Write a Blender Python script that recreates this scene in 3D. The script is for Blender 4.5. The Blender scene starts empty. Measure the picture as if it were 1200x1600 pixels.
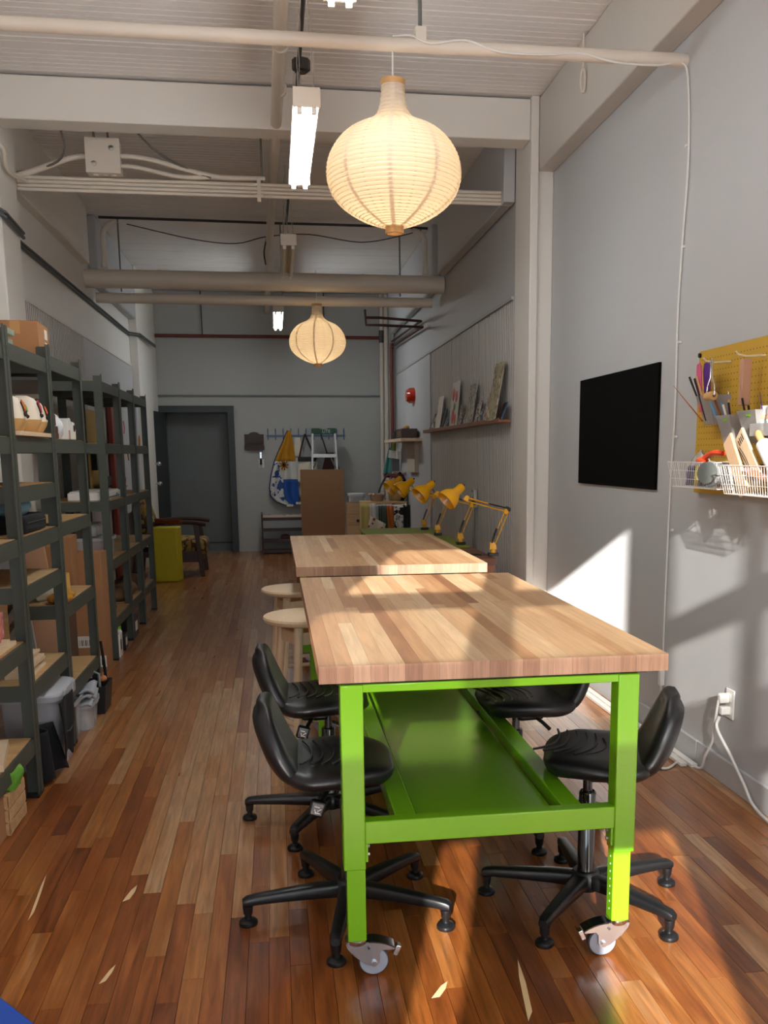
import bpy, bmesh, math, random
from mathutils import Vector, Matrix
random.seed(7)
PI = math.pi
SC = bpy.context.scene
COL = SC.collection

# ------------------------------------------------------------------ camera
EYE = 1.38
cam_d = bpy.data.cameras.new('camera'); cam = bpy.data.objects.new('camera', cam_d); COL.objects.link(cam)
SC.camera = cam
cam_d.sensor_fit = 'HORIZONTAL'; cam_d.sensor_width = 36.0
cam_d.lens = 1518.1 / 1200 * 36.0
cam_d.shift_x = (600 - 660.88) / 1200
cam_d.shift_y = (984.77 - 800) / 1200
cam_d.clip_start = 0.05; cam_d.clip_end = 100
_yaw, _pitch, _roll = .14834, -.179865, -.0065969
_f = Vector((math.sin(_yaw)*math.cos(_pitch), math.cos(_yaw)*math.cos(_pitch), math.sin(_pitch)))
_r = Vector((math.cos(_yaw), -math.sin(_yaw), 0)); _u = _r.cross(_f)
_r2 = _r*math.cos(_roll) + _u*math.sin(_roll); _u2 = -_r*math.sin(_roll) + _u*math.cos(_roll)
cam.matrix_world = Matrix(((_r2.x, _u2.x, -_f.x, 0), (_r2.y, _u2.y, -_f.y, 0), (_r2.z, _u2.z, -_f.z, EYE), (0, 0, 0, 1)))

# ------------------------------------------------------------------ daylight, exposure
W = bpy.data.worlds.new('sky'); SC.world = W; W.use_nodes = True
bg = W.node_tree.nodes['Background']
bg.inputs[0].default_value = (0.79, 0.90, 1.0, 1); bg.inputs[1].default_value = 5.4
sun_d = bpy.data.lights.new('sun', 'SUN'); sun = bpy.data.objects.new('sun', sun_d); COL.objects.link(sun)
sun_d.energy = 37.0; sun_d.angle = math.radians(0.45); sun_d.color = (1.0, 0.96, 0.90)
sun.rotation_euler = Vector((0.25, 1.0, -0.365)).to_track_quat('-Z', 'Y').to_euler()
sun.location = (-3, -8, 6)
# the unseen front window wall has openings added for sky: a portal helps the sky light find it
por_d = bpy.data.lights.new('window_portal', 'AREA'); por = bpy.data.objects.new('window_portal', por_d); COL.objects.link(por)
por_d.shape = 'RECTANGLE'; por_d.size = 3.4; por_d.size_y = 3.0; por_d.cycles.is_portal = True
por.location = (0.08, -1.72, 1.95); por.rotation_euler = (-PI/2, 0, PI)
por.rotation_euler = Vector((0, 1, 0)).to_track_quat('-Z', 'Z').to_euler()
SC.view_settings.view_transform = 'Standard'; SC.view_settings.look = 'None'
SC.view_settings.gamma = 1.0; SC.view_settings.use_curve_mapping = False
SC.view_settings.exposure = 0.45
SC.cycles.use_denoising = True
SC.cycles.max_bounces = 8; SC.cycles.diffuse_bounces = 5; SC.cycles.glossy_bounces = 3
SC.cycles.transmission_bounces = 5; SC.cycles.transparent_max_bounces = 8
SC.cycles.sample_clamp_indirect = 6.0
SC.cycles.caustics_reflective = False; SC.cycles.caustics_refractive = False

# ------------------------------------------------------------------ mesh helpers
class MB:
    """collects shapes, then links them as one mesh object"""
    def __init__(s): s.v = []; s.f = []; s.tone = []; s.t = 0.5; s.M = None
    def _add(s, vs, fs):
        n = len(s.v)
        if s.M is not None: vs = [tuple(s.M @ Vector(v)) for v in vs]
        s.v += [tuple(v) for v in vs]; s.f += [tuple(i+n for i in f) for f in fs]; s.tone += [s.t]*len(fs); return s
    def box(s, x0, x1, y0, y1, z0, z1):
        vs = [(x0,y0,z0),(x1,y0,z0),(x1,y1,z0),(x0,y1,z0),(x0,y0,z1),(x1,y0,z1),(x1,y1,z1),(x0,y1,z1)]
        return s._add(vs, [(0,3,2,1),(4,5,6,7),(0,1,5,4),(1,2,6,5),(2,3,7,6),(3,0,4,7)])
    def cbox(s, c, d, rz=0, rx=0, ry=0):
        old = s.M; m = Matrix.Translation(c) @ Matrix.Rotation(rz,4,'Z') @ Matrix.Rotation(ry,4,'Y') @ Matrix.Rotation(rx,4,'X')
        s.M = m if old is None else old @ m
        s.box(-d[0]/2, d[0]/2, -d[1]/2, d[1]/2, -d[2]/2, d[2]/2); s.M = old; return s
    def bar(s, p0, p1, w, h, up=(0,0,1)):
        p0 = Vector(p0); p1 = Vector(p1); d = (p1-p0).normalized(); a = d.cross(Vector(up))
        if a.length < 1e-4: a = d.cross(Vector((1,0,0)))
        a.normalize(); b = a.cross(d); a = a*w/2; b = b*h/2
        vs = [p0-a-b,p0+a-b,p0+a+b,p0-a+b,p1-a-b,p1+a-b,p1+a+b,p1-a+b]
        return s._add([tuple(v) for v in vs], [(0,1,2,3),(7,6,5,4),(4,5,1,0),(5,6,2,1),(6,7,3,2),(7,4,0,3)])
    def tube(s, path, r, n=10, cap=True, closed=False):
        P = [Vector(p) for p in path]; m = len(P); rs = r if isinstance(r, (list, tuple)) else [r]*m
        prev = None; vs = []; fs = []
        for i in range(m):
            if closed: d = P[(i+1) % m]-P[i-1]
            else: d = P[min(i+1,m-1)]-P[max(i-1,0)]
            if d.length < 1e-9: d = Vector((0,0,1))
            d.normalize()
            a = (prev - d*prev.dot(d)) if prev is not None else d.cross(Vector((0,0,1)) if abs(d.z) < .9 else Vector((1,0,0)))
            a.normalize(); prev = a; b = d.cross(a)
            for k in range(n):
                t = 2*PI*k/n; vs.append(tuple(P[i] + (a*math.cos(t)+b*math.sin(t))*rs[i]))
        for i in range(m if closed else m-1):
            j = (i+1) % m
            for k in range(n): fs.append((i*n+k, i*n+(k+1)%n, j*n+(k+1)%n, j*n+k))
        if cap and not closed: fs.append(tuple(range(n-1,-1,-1))); fs.append(tuple((m-1)*n+k for k in range(n)))
        return s._add(vs, fs)
    def cyl(s, p0, p1, r0, r1=None, n=16): return s.tube([p0, p1], [r0, r0 if r1 is None else r1], n)
    def lathe(s, prof, n=24, c=(0,0,0), close=False):
        vs = []; fs = []; m = len(prof)
        for r, z in prof:
            for k in range(n):
                t = 2*PI*k/n; vs.append((c[0]+r*math.cos(t), c[1]+r*math.sin(t), c[2]+z))
        for i in range(m-1):
            for k in range(n): fs.append((i*n+k, i*n+(k+1)%n, (i+1)*n+(k+1)%n, (i+1)*n+k))
        if close: fs.append(tuple(range(n-1,-1,-1))); fs.append(tuple((m-1)*n+k for k in range(n)))
        return s._add(vs, fs)
    def prism(s, poly, axis, a0, a1):
        """poly of 2-D points pushed along an axis: x->(y,z) y->(x,z) z->(x,y)"""
        def p(u, v, a): return {'x': (a,u,v), 'y': (u,a,v), 'z': (u,v,a)}[axis]
        n = len(poly); vs = [p(u,v,a0) for u,v in poly] + [p(u,v,a1) for u,v in poly]
        fs = [tuple(range(n-1,-1,-1)), tuple(range(n,2*n))] + [(i,(i+1)%n,n+(i+1)%n,n+i) for i in range(n)]
        return s._add(vs, fs)
    def ball(s, c, r, n=14, sc=(1,1,1)):
        prof = [(max(1e-4, math.sin(PI*i/(n//2)))*1.0, -math.cos(PI*i/(n//2))) for i in range(n//2+1)]
        old = s.M; m = Matrix.Translation(c) @ Matrix.Diagonal((r*sc[0], r*sc[1], r*sc[2], 1)); s.M = m if old is None else old @ m
        s.lathe(prof, n); s.M = old; return s
    def loft(s, rings, cap=True):
        n = len(rings[0]); vs = [p for R in rings for p in R]; fs = []
        for i in range(len(rings)-1):
            for k in range(n): fs.append((i*n+k, i*n+(k+1)%n, (i+1)*n+(k+1)%n, (i+1)*n+k))
        if cap: fs.append(tuple(range(n-1,-1,-1))); fs.append(tuple((len(rings)-1)*n+k for k in range(n)))
        return s._add(vs, fs)
    def grid(s, fn, nu, nv):
        vs = [fn(i/nu, j/nv) for i in range(nu+1) for j in range(nv+1)]
        fs = [(i*(nv+1)+j, (i+1)*(nv+1)+j, (i+1)*(nv+1)+j+1, i*(nv+1)+j+1) for i in range(nu) for j in range(nv)]
        return s._add(vs, fs)
    def mesh(s, name, mat, smooth=40):
        me = bpy.data.meshes.new(name); me.from_pydata(s.v, [], s.f)
        at = me.attributes.new('tone', 'FLOAT', 'FACE'); at.data.foreach_set('value', s.tone)
        if mat: me.materials.append(mat)
        bm = bmesh.new(); bm.from_mesh(me); bmesh.ops.recalc_face_normals(bm, faces=bm.faces); bm.to_mesh(me); bm.free()
        if smooth: me.shade_smooth(); me.set_sharp_from_angle(angle=math.radians(smooth))
        return me
    def build(s, name, mat, parent=None, smooth=40, bevel=0, solid=0):
        o = bpy.data.objects.new(name, s.mesh(name, mat, smooth)); COL.objects.link(o)
        if parent: o.parent = parent
        if solid:
            m = o.modifiers.new('solid', 'SOLIDIFY'); m.thickness = solid; m.offset = 0
        if bevel:
            m = o.modifiers.new('bevel', 'BEVEL'); m.width = bevel; m.segments = 2; m.limit_method = 'ANGLE'; m.angle_limit = math.radians(50)
        return o

def box(*a): return MB().box(*a)
def tag(o, label=None, cat=None, group=None, kind=None):
    if label: o['label'] = label
    if cat: o['category'] = cat
    if group: o['group'] = group
    if kind: o['kind'] = kind
    return o
def thing(name, label, cat, loc=(0,0,0), rz=0, group=None):
    o = bpy.data.objects.new(name, None); COL.objects.link(o); o.empty_display_size = .05
    o.location = loc; o.rotation_euler = (0,0,rz)
    return tag(o, label, cat, group)
def struct(name, mb, m, parent=None, **k):
    o = mb.build(name, m, parent, **k)
    if not parent: o['kind'] = 'structure'
    return o
def copy_tree(o, parent=None):
    c = o.copy(); COL.objects.link(c)
    if parent: c.parent = parent
    for ch in list(o.children): copy_tree(ch, c)
    return c
def arc(c, r, a0, a1, n, plane='xy'):
    out = []
    for i in range(n+1):
        a = a0+(a1-a0)*i/n; u, v = r*math.cos(a), r*math.sin(a)
        out.append({'xy': (c[0]+u,c[1]+v,c[2]), 'xz': (c[0]+u,c[1],c[2]+v), 'yz': (c[0],c[1]+u,c[2]+v)}[plane])
    return out
def bez(p0, p1, p2, p3, n=12):
    p0, p1, p2, p3 = map(Vector, (p0, p1, p2, p3))
    return [tuple(p0*(1-t)**3+p1*3*t*(1-t)**2+p2*3*t*t*(1-t)+p3*t**3) for t in [i/n for i in range(n+1)]]
def spline(pts, n=6):
    P = [Vector(p) for p in pts]; P = [P[0]*2-P[1]]+P+[P[-1]*2-P[-2]]; out = []
    for i in range(1, len(P)-2):
        for k in range(n):
            t = k/n; a,b,c,d = P[i-1:i+3]
            out.append(tuple(.5*((2*b)+(c-a)*t+(2*a-5*b+4*c-d)*t*t+(3*b-a-3*c+d)*t**3)))
    out.append(tuple(P[-2])); return out

# ------------------------------------------------------------------ materials
MATS = {}
def nodes(name):
    m = bpy.data.materials.new(name); m.use_nodes = True
    nt = m.node_tree; return m, nt, nt.nodes['Principled BSDF']
def lk(nt, a, b): nt.links.new(a, b)
def srgb(h):
    h = h.lstrip('#'); c = [int(h[i:i+2],16)/255 for i in (0,2,4)]
    return tuple(((x+.055)/1.055)**2.4 if x > .04045 else x/12.92 for x in c)
def pm(name, col, rough=.5, metal=0, var=.08, scale=8, bump=0, spec=.5, coat=0, trans=0, alpha=1):
    """plain painted / moulded surface with a little mottling"""
    if name in MATS: return MATS[name]
    m, nt, b = nodes(name); col = srgb(col) if isinstance(col, str) else col
    tc = nt.nodes.new('ShaderNodeTexCoord'); nz = nt.nodes.new('ShaderNodeTexNoise'); nz.inputs['Scale'].default_value = scale; nz.inputs['Detail'].default_value = 5
    lk(nt, tc.outputs['Object'], nz.inputs['Vector'])
    mx = nt.nodes.new('ShaderNodeMix'); mx.data_type = 'RGBA'
    mx.inputs['A'].default_value = tuple(c*(1-var) for c in col)+(1,); mx.inputs['B'].default_value = tuple(min(1,c*(1+var)) for c in col)+(1,)
    lk(nt, nz.outputs['Fac'], mx.inputs['Factor']); lk(nt, mx.outputs['Result'], b.inputs['Base Color'])
    b.inputs['Roughness'].default_value = rough; b.inputs['Metallic'].default_value = metal; b.inputs['Specular IOR Level'].default_value = spec
    b.inputs['Coat Weight'].default_value = coat; b.inputs['Transmission Weight'].default_value = trans; b.inputs['Alpha'].default_value = alpha
    if bump:
        bp = nt.nodes.new('ShaderNodeBump'); bp.inputs['Strength'].default_value = bump; bp.inputs['Distance'].default_value = .004
        n2 = nt.nodes.new('ShaderNodeTexNoise'); n2.inputs['Scale'].default_value = scale*6; n2.inputs['Detail'].default_value = 4
        lk(nt, tc.outputs['Object'], n2.inputs['Vector']); lk(nt, n2.outputs['Fac'], bp.inputs['Height']); lk(nt, bp.outputs['Normal'], b.inputs['Normal'])
    MATS[name] = m; return m
def wood(name, ramp, axis='y', rough=.4, scale=1.0, grain=.35, coat=0, bump=.05, figure=.25):
    """board colour from each piece's own tone, with streaky grain along one axis"""
    if name in MATS: return MATS[name]
    m, nt, b = nodes(name); N = nt.nodes.new
    tc = N('ShaderNodeTexCoord'); at = N('ShaderNodeAttribute'); at.attribute_name = 'tone'
    off = N('ShaderNodeVectorMath'); off.operation = 'SCALE'; cx = N('ShaderNodeCombineXYZ')
    for i in range(3): lk(nt, at.outputs['Fac'], cx.inputs[i])
    lk(nt, cx.outputs[0], off.inputs[0]); off.inputs['Scale'].default_value = 53.0
    ad = N('ShaderNodeVectorMath'); ad.operation = 'ADD'; lk(nt, tc.outputs['Object'], ad.inputs[0]); lk(nt, off.outputs[0], ad.inputs[1])
    mp = N('ShaderNodeMapping'); sc = {'x': (2,40,40), 'y': (40,2,40), 'z': (40,40,2)}[axis]
    mp.inputs['Scale'].default_value = tuple(q*scale for q in sc); lk(nt, ad.outputs[0], mp.inputs['Vector'])
    n1 = N('ShaderNodeTexNoise'); n1.inputs['Scale'].default_value = 1.6; n1.inputs['Detail'].default_value = 6; n1.inputs['Roughness'].default_value = .65; n1.inputs['Distortion'].default_value = .6
    lk(nt, mp.outputs[0], n1.inputs['Vector'])
    mp2 = N('ShaderNodeMapping'); sc2 = {'x': (1.2,9,9), 'y': (9,1.2,9), 'z': (9,9,1.2)}[axis]; mp2.inputs['Scale'].default_value = tuple(q*scale for q in sc2); lk(nt, ad.outputs[0], mp2.inputs['Vector'])
    n2 = N('ShaderNodeTexNoise'); n2.inputs['Scale'].default_value = 1.3; n2.inputs['Detail'].default_value = 3; n2.inputs['Distortion'].default_value = 1.5; lk(nt, mp2.outputs[0], n2.inputs['Vector'])
    fr = N('ShaderNodeMath'); fr.operation = 'FRACT'; ml = N('ShaderNodeMath'); ml.operation = 'MULTIPLY'; ml.inputs[1].default_value = 1.0; lk(nt, at.outputs['Fac'], ml.inputs[0])
    rp = N('ShaderNodeValToRGB'); e = rp.color_ramp.elements
    while len(e) < len(ramp): e.new(.5)
    for i, (p, c) in enumerate(ramp): e[i].position = p; e[i].color = srgb(c)+(1,)
    s1 = N('ShaderNodeMath'); s1.operation = 'MULTIPLY_ADD'; lk(nt, n2.outputs['Fac'], s1.inputs[0]); s1.inputs[1].default_value = figure; 
    s0 = N('ShaderNodeMath'); s0.operation = 'SUBTRACT'; lk(nt, ml.outputs[0], s0.inputs[0]); s0.inputs[1].default_value = figure*.5; lk(nt, s0.outputs[0], s1.inputs[2])
    lk(nt, s1.outputs[0], rp.inputs['Fac'])
    hs = N('ShaderNodeMix'); hs.data_type = 'RGBA'; hs.blend_type = 'MULTIPLY'; hs.inputs['Factor'].default_value = 1.0
    mr = N('ShaderNodeMapRange'); mr.inputs['From Min'].default_value = .3; mr.inputs['From Max'].default_value = .7; mr.inputs['To Min'].default_value = 1-grain; mr.inputs['To Max'].default_value = 1+grain*.3
    lk(nt, n1.outputs['Fac'], mr.inputs['Value']); lk(nt, rp.outputs['Color'], hs.inputs['A']); lk(nt, mr.outputs[0], hs.inputs['B'])
    lk(nt, hs.outputs['Result'], b.inputs['Base Color']); b.inputs['Coat Weight'].default_value = coat; b.inputs['Coat Roughness'].default_value = .12
    rr = N('ShaderNodeMapRange'); rr.inputs['To Min'].default_value = rough-.08; rr.inputs['To Max'].default_value = rough+.12; lk(nt, n2.outputs['Fac'], rr.inputs['Value']); lk(nt, rr.outputs[0], b.inputs['Roughness'])
    if bump:
        bp = N('ShaderNodeBump'); bp.inputs['Strength'].default_value = bump; bp.inputs['Distance'].default_value = .003; lk(nt, n1.outputs['Fac'], bp.inputs['Height']); lk(nt, bp.outputs['Normal'], b.inputs['Normal'])
    MATS[name] = m; return m
def emit(name, col, k):
    if name in MATS: return MATS[name]
    m, nt, b = nodes(name); b.inputs['Emission Color'].default_value = tuple(col)+(1,); b.inputs['Emission Strength'].default_value = k
    b.inputs['Base Color'].default_value = tuple(col)+(1,); MATS[name] = m; return m
def pattern(name, cols, scale=20, rough=.8, kind='voronoi', thr=(.35,.5), dots=None, stretch=(1,1,1)):
    """flat print: blotches of colours over a ground"""
    if name in MATS: return MATS[name]
    m, nt, b = nodes(name); N = nt.nodes.new
    tc = N('ShaderNodeTexCoord'); mp = N('ShaderNodeMapping'); mp.inputs['Scale'].default_value = stretch; lk(nt, tc.outputs['Object'], mp.inputs['Vector'])
    if kind == 'voronoi':
        t = N('ShaderNodeTexVoronoi'); t.inputs['Scale'].default_value = scale; src = t.outputs['Distance']
        t2 = N('ShaderNodeTexNoise'); t2.inputs['Scale'].default_value = scale*.7
    elif kind == 'wave':
        t = N('ShaderNodeTexWave'); t.inputs['Scale'].default_value = scale; t.inputs['Distortion'].default_value = 6; t.inputs['Detail'].default_value = 3; src = t.outputs['Fac']
    else:
        t = N('ShaderNodeTexNoise'); t.inputs['Scale'].default_value = scale; t.inputs['Detail'].default_value = 4; src = t.outputs['Fac']
    lk(nt, mp.outputs[0], t.inputs['Vector'])
    rp = N('ShaderNodeValToRGB'); e = rp.color_ramp.elements
    while len(e) < len(cols): e.new(.5)
    for i, (p, c) in enumerate(cols): e[i].position = p; e[i].color = srgb(c)+(1,)
    rp.color_ramp.interpolation = 'CONSTANT' if kind != 'soft' else 'LINEAR'
    lk(nt, src, rp.inputs['Fac']); lk(nt, rp.outputs['Color'], b.inputs['Base Color']); b.inputs['Roughness'].default_value = rough
    MATS[name] = m; return m
def clear(name, col=(1,1,1), mixf=.75, rough=.15):
    """thin see-through plastic or glass sheet"""
    if name in MATS: return MATS[name]
    m, nt, b = nodes(name); N = nt.nodes.new
    tr = N('ShaderNodeBsdfTransparent'); tr.inputs[0].default_value = tuple(col)+(1,); mx = N('ShaderNodeMixShader'); mx.inputs[0].default_value = mixf
    b.inputs['Base Color'].default_value = tuple(col)+(1,); b.inputs['Roughness'].default_value = rough
    lk(nt, b.outputs[0], mx.inputs[1]); lk(nt, tr.outputs[0], mx.inputs[2]); lk(nt, mx.outputs[0], nt.nodes['Material Output'].inputs['Surface'])
    MATS[name] = m; return m

def wall_paint(name, col, patchy=.05):
    if name in MATS: return MATS[name]
    m = pm(name, col, rough=.55, var=patchy, scale=1.5, bump=.12, spec=.4); return m

WHITE = wall_paint('white_wall_paint', '#b9b9ba'); TRIMW = wall_paint('white_trim_paint', '#e6e1d9', .06); CEILP = pm('ceiling_paint', '#e8e3df', rough=.5, var=.08, scale=2.2, bump=.2)
PIPEW = pm('pipe_paint', '#dcd2c4', rough=.45, var=.06, scale=5, bump=.1)
GREY = pm('grey_paint', '#6a6f6c', rough=.5); DKGREY = pm('dark_grey_paint', '#33393a', rough=.45); BLACKP = pm('black_plastic', '#111214', rough=.38, var=.2, scale=30)
BLACKM = pm('matte_black', '#030303', rough=.9, spec=.1); STEELG = pm('shelf_steel', '#42473f', rough=.5, var=.1, scale=6, bump=.1, metal=.0)
LIME = pm('lime_paint', '#72b018', rough=.2, var=.03, scale=4, spec=.5); CHROME = pm('chrome', '#c9ccd0', rough=.2, metal=1, var=.05); ZINC = pm('zinc', '#b9b4ab', rough=.32, metal=1, var=.12, scale=20)
WHITEP = pm('white_plastic', '#e6e4df', rough=.4, var=.03); YEL = pm('lamp_yellow', '#f2ad06', rough=.25, var=.03, coat=.5); RUST = pm('rust_red_paint', '#6e2d20', rough=.5)
KRAFT = pm('cardboard', '#a5764f', rough=.85, var=.07, scale=6, bump=.1); DKMETAL = pm('dark_metal', '#4b4844', rough=.5, metal=.6, var=.2, scale=20)
MAPLE = wood('butcher_block', [(0,'#8c5f3e'),(.25,'#a97c55'),(.55,'#bb9269'),(.85,'#c8a67e'),(1,'#d4b893')], 'y', rough=.46, grain=.24, figure=.34)
FLOORW = wood('strip_floor', [(0,'#45210f'),(.22,'#713a1a'),(.45,'#955425'),(.65,'#aa6c36'),(.82,'#b78558'),(1,'#c39b72')], 'y', rough=.3, grain=.5, figure=.62, coat=.3, bump=.1)
ENDG = wood('end_grain', [(0,'#866049'),(.5,'#a17a60'),(1,'#b89479')], 'z', rough=.55, grain=.3, figure=.3, scale=1.6)
PLY = wood('shelf_plywood', [(0,'#a5794a'),(.5,'#bf9662'),(1,'#d2b283')], 'x', rough=.6, grain=.3, figure=.5, scale=.6)
PALEW = wood('pale_birch', [(0,'#d9bb96'),(.5,'#e2c8a6'),(1,'#ecdabd')], 'z', rough=.5, grain=.14)
BROWNW = wood('brown_hardwood', [(0,'#5c2f1c'),(.5,'#8a5133'),(1,'#a96f49')], 'y', rough=.4, grain=.3)
DARKW = wood('dark_walnut', [(0,'#2a1713'),(.5,'#3a211b'),(1,'#4b2e24')], 'x', rough=.45, grain=.3)
PINE = wood('pine_boards', [(0,'#b98d5e'),(.5,'#cda577'),(1,'#dcbd92')], 'x', rough=.6, grain=.25, scale=.5)
LEMON = pm('yellow_lacquer', '#b9ac12', rough=.5); PAPERW = pm('paper_white', '#e4dfd5', rough=.8, var=.04)
BLACKC = pm('black_cloth', '#0d0d10', rough=.95, var=.3, scale=15, bump=.3)
# ================================================================== the room
XL, XR, XR2, YB, YF, ZC = -1.67, 1.84, 1.68, 14.3, -1.5, 3.6
floor = struct('floor', box(XL-.1, XR+.1, YF-.1, YB+.5, -.12, -.014), pm('subfloor', '#1d130c', rough=.9))
def proj_area(x, y, w, l):
    p = Vector((x, y, -EYE)); d = p.dot(_f)
    if d < .8: return 0
    u = 660.88+1518.1*p.dot(_r2)/d; v = 984.77-1518.1*p.dot(_u2)/d
    if not (-20 < u < 1220 and v < 1640): return 0
    return w*l*EYE/d**3
planks = []
pw = .0575; x = XL
while x < XR:
    x1 = min(x+pw, XR); y = YF+random.uniform(-.8, 0)
    while y < YB:
        l = random.choice((.35,.5,.62,.75,.9,1.1)); y1 = min(y+l*random.uniform(.85,1.15), YB); y0 = max(y, YF)
        if y1-y0 > .02:
            t = min(.82, max(.04, random.gauss(.46, .12)))
            cx, cy = (x+x1)/2, (y0+y1)/2
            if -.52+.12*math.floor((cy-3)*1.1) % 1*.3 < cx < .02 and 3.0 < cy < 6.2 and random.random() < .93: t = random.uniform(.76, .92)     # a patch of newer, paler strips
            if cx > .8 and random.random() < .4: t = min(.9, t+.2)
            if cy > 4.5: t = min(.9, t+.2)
            planks.append((proj_area(cx, cy, x1-x, y1-y0), x, x1, y0, y1, t))
        y = y1
    x = x1
planks.sort(reverse=True)
rest = MB()
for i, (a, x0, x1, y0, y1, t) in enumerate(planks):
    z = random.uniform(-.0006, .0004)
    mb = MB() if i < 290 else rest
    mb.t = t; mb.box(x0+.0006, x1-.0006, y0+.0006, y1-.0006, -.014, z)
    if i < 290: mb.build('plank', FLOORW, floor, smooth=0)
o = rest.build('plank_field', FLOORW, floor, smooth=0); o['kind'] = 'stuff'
# scars in the varnish: bare slivers of wood
bare = pm('bare_wood', '#d8b98c', rough=.8)
for i, (x, y, l, w, a) in enumerate(((.60, 2.27, .30, .018, .12), (.385, 2.30, .09, .02, .5), (-.79, 3.05, .34, .010, -.08), (-.50, 3.02, .12, .02, .15), (-.49, 2.52, .10, .014, .2))):
    pts = [(-w*.5, -l/2), (w*.4, -l*.35), (w*.5, l*.1), (w*.15, l/2), (-w*.3, l*.2)]
    m = MB(); m.M = Matrix.Translation((x, y, 0)) @ Matrix.Rotation(-a, 4, 'Z'); m.prism(pts, 'z', .0002, .0009)
    m.build('bare_sliver', bare, floor, smooth=0)

ceil = struct('ceiling', box(XL-.1, XR+.1, YF-.1, YB+.5, ZC+.012, ZC+.1), CEILP)
prof = [(0,.014),(0,.004),(.004,0),(.054,0),(.058,.006),(.062,0),(.116,0),(.1195,.004),(.1195,.014)]
cb = MB().prism([(y, z) for y, z in prof], 'x', XL, XR).mesh('ceiling_board', CEILP, smooth=0)
y = 3.8
while y < YB-.1:
    o = bpy.data.objects.new('ceiling_board', cb); COL.objects.link(o); o.parent = ceil; o.location = (0, y, ZC+random.uniform(-.003, .002)); y += .12
struct('wall_left', box(XL-.12, XL, YF-.1, YB+.5, 0, ZC), wall_paint('left_wall_paint', '#ebe8e2'))
wr = struct('wall_right', box(XR, XR+.12, YF-.1, 6.9, 0, ZC), WHITE)
struct('wall_right', box(XR2+.01, XR+.12, 6.862, YB+.5, 0, ZC), WHITE)
m = MB()
for a in ((XL,-1.5,0,ZC), (-1.5,-.62,1.98,ZC), (-.62,XR,0,ZC)): m.box(a[0], a[1], YB, YB+.12, a[2], a[3])
m.box(XL,XR,YB+.4,YB+.5,0,ZC); struct('wall_back', m, wall_paint('back_wall_paint', '#aeaeaa'))
# unseen window wall: bars placed to shape sun patches, some openings added for sky
lights = [(-1.04,-.505,2.72,3.33),(-.385,-.20,2.72,3.33),(-.20,.23,2.72,3.33),(.38,.56,2.72,3.33),(.60,1.18,2.72,3.33),(1.24,1.76,2.72,3.33),
          (-1.04,-.505,2.28,2.59),(-.385,.23,2.28,2.59),(.38,.56,2.28,2.59),(.60,1.18,2.28,2.59),(1.24,1.76,2.28,2.59),
          (-1.04,-.505,2.02,2.28),(-.385,.23,2.02,2.28),(.38,.56,2.02,2.28),(.60,1.18,2.02,2.28),(1.24,1.76,2.02,2.28),
          (-.64,-.50,1.26,1.74),(-.12,.23,1.26,1.74),(.62,1.18,1.26,1.94),(1.24,1.76,1.26,1.94),  # solid gap in this row is added to cast a standing person's shadow
          (-1.6,-.9,.45,1.1),(-.82,-.1,.45,1.1),(0,.75,.45,1.1),(.83,1.7,.45,1.1)]  # low row is added to let more sky light in
xs = sorted({v for l in lights for v in l[:2]} | {XL-.1, XR+.1}); zs = sorted({v for l in lights for v in l[2:]} | {0, ZC})
m = MB()
for k in range(len(zs)-1):
    i = 0
    while i < len(xs)-1:
        solid = lambda q: not any(l[0] <= (xs[q]+xs[q+1])/2 <= l[1] and l[2] <= (zs[k]+zs[k+1])/2 <= l[3] for l in lights)
        if solid(i):
            j = i
            while j+1 < len(xs)-1 and solid(j+1): j += 1
            m.box(xs[i], xs[j+1], YF-.03, YF+.03, zs[k], zs[k+1]); i = j+1
        else: i += 1
struct('wall_front', m, WHITE)
PANE = clear('clear_pane', (1,1,1), .96, .05); SCREEN = clear('sun_dim_mid_pane', (.42,.42,.42), 1.0, .3); TINT = clear('tinted_pane', (.55,.55,.55), 1.0, .3); LOWP = clear('sun_dim_low_pane', (.21,.21,.21), 1.0, .3); DIM_FLOOR = clear('sun_dim_floor_pane', (.55,.55,.55), 1.0, .3)  # pane tints are added to dim each sun patch
for r, (lo, hi, pm_) in enumerate(((2.6,3.5,PANE),(2.2,2.5,SCREEN),(1.98,2.1,LOWP),(1.2,1.6,DIM_FLOOR),(.4,.5,PANE))):
    w_ = thing('window_%d' % (r+1), None, None); w_['kind'] = 'structure'
    for l in lights:
        if lo <= l[2] <= hi: box(l[0], l[1], YF-.006, YF+.0, l[2], l[3]).build('pane', PANE if l[0] > 1.2 else SCREEN if l[0] > .3 and r == 0 else TINT if (r == 0 and l[0] != -.20) else pm_, w_, smooth=0)

# columns and beams
m = box(XR2+.002, 1.735, 6.455, 6.86, 0, ZC).box(1.735, XR, 6.475, 6.86, 0, ZC)
struct('column_right', m, TRIMW, bevel=.006)
struct('column_left', box(XL, -1.57, 6.48, 6.92, 0, ZC), TRIMW, bevel=.008)
struct('beam_cross', box(-1.57, XR2, 6.47, 6.66, 3.34, 3.584), TRIMW, bevel=.006)
struct('beam_right_front', box(1.737, XR, YF, 6.474, 3.155, 3.594), wall_paint('beam_grey_paint','#c3bdb5'), bevel=.006)
struct('beam_right_rear', box(1.60, XR2, 6.86, 9.6, 3.06, 3.594), WHITE, bevel=.006)
struct('beam_left_rear', box(XL, -1.60, 6.92, 9.62, 3.09, 3.594), TRIMW, bevel=.006)
struct('beam_left_back', box(XL, -1.585, 9.95, 12.5, 2.98, 3.594), WHITE, bevel=.02)
struct('beam_right_back', box(1.60, XR2, 9.95, 13.6, 2.98, 3.594), WHITE, bevel=.02)
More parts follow.
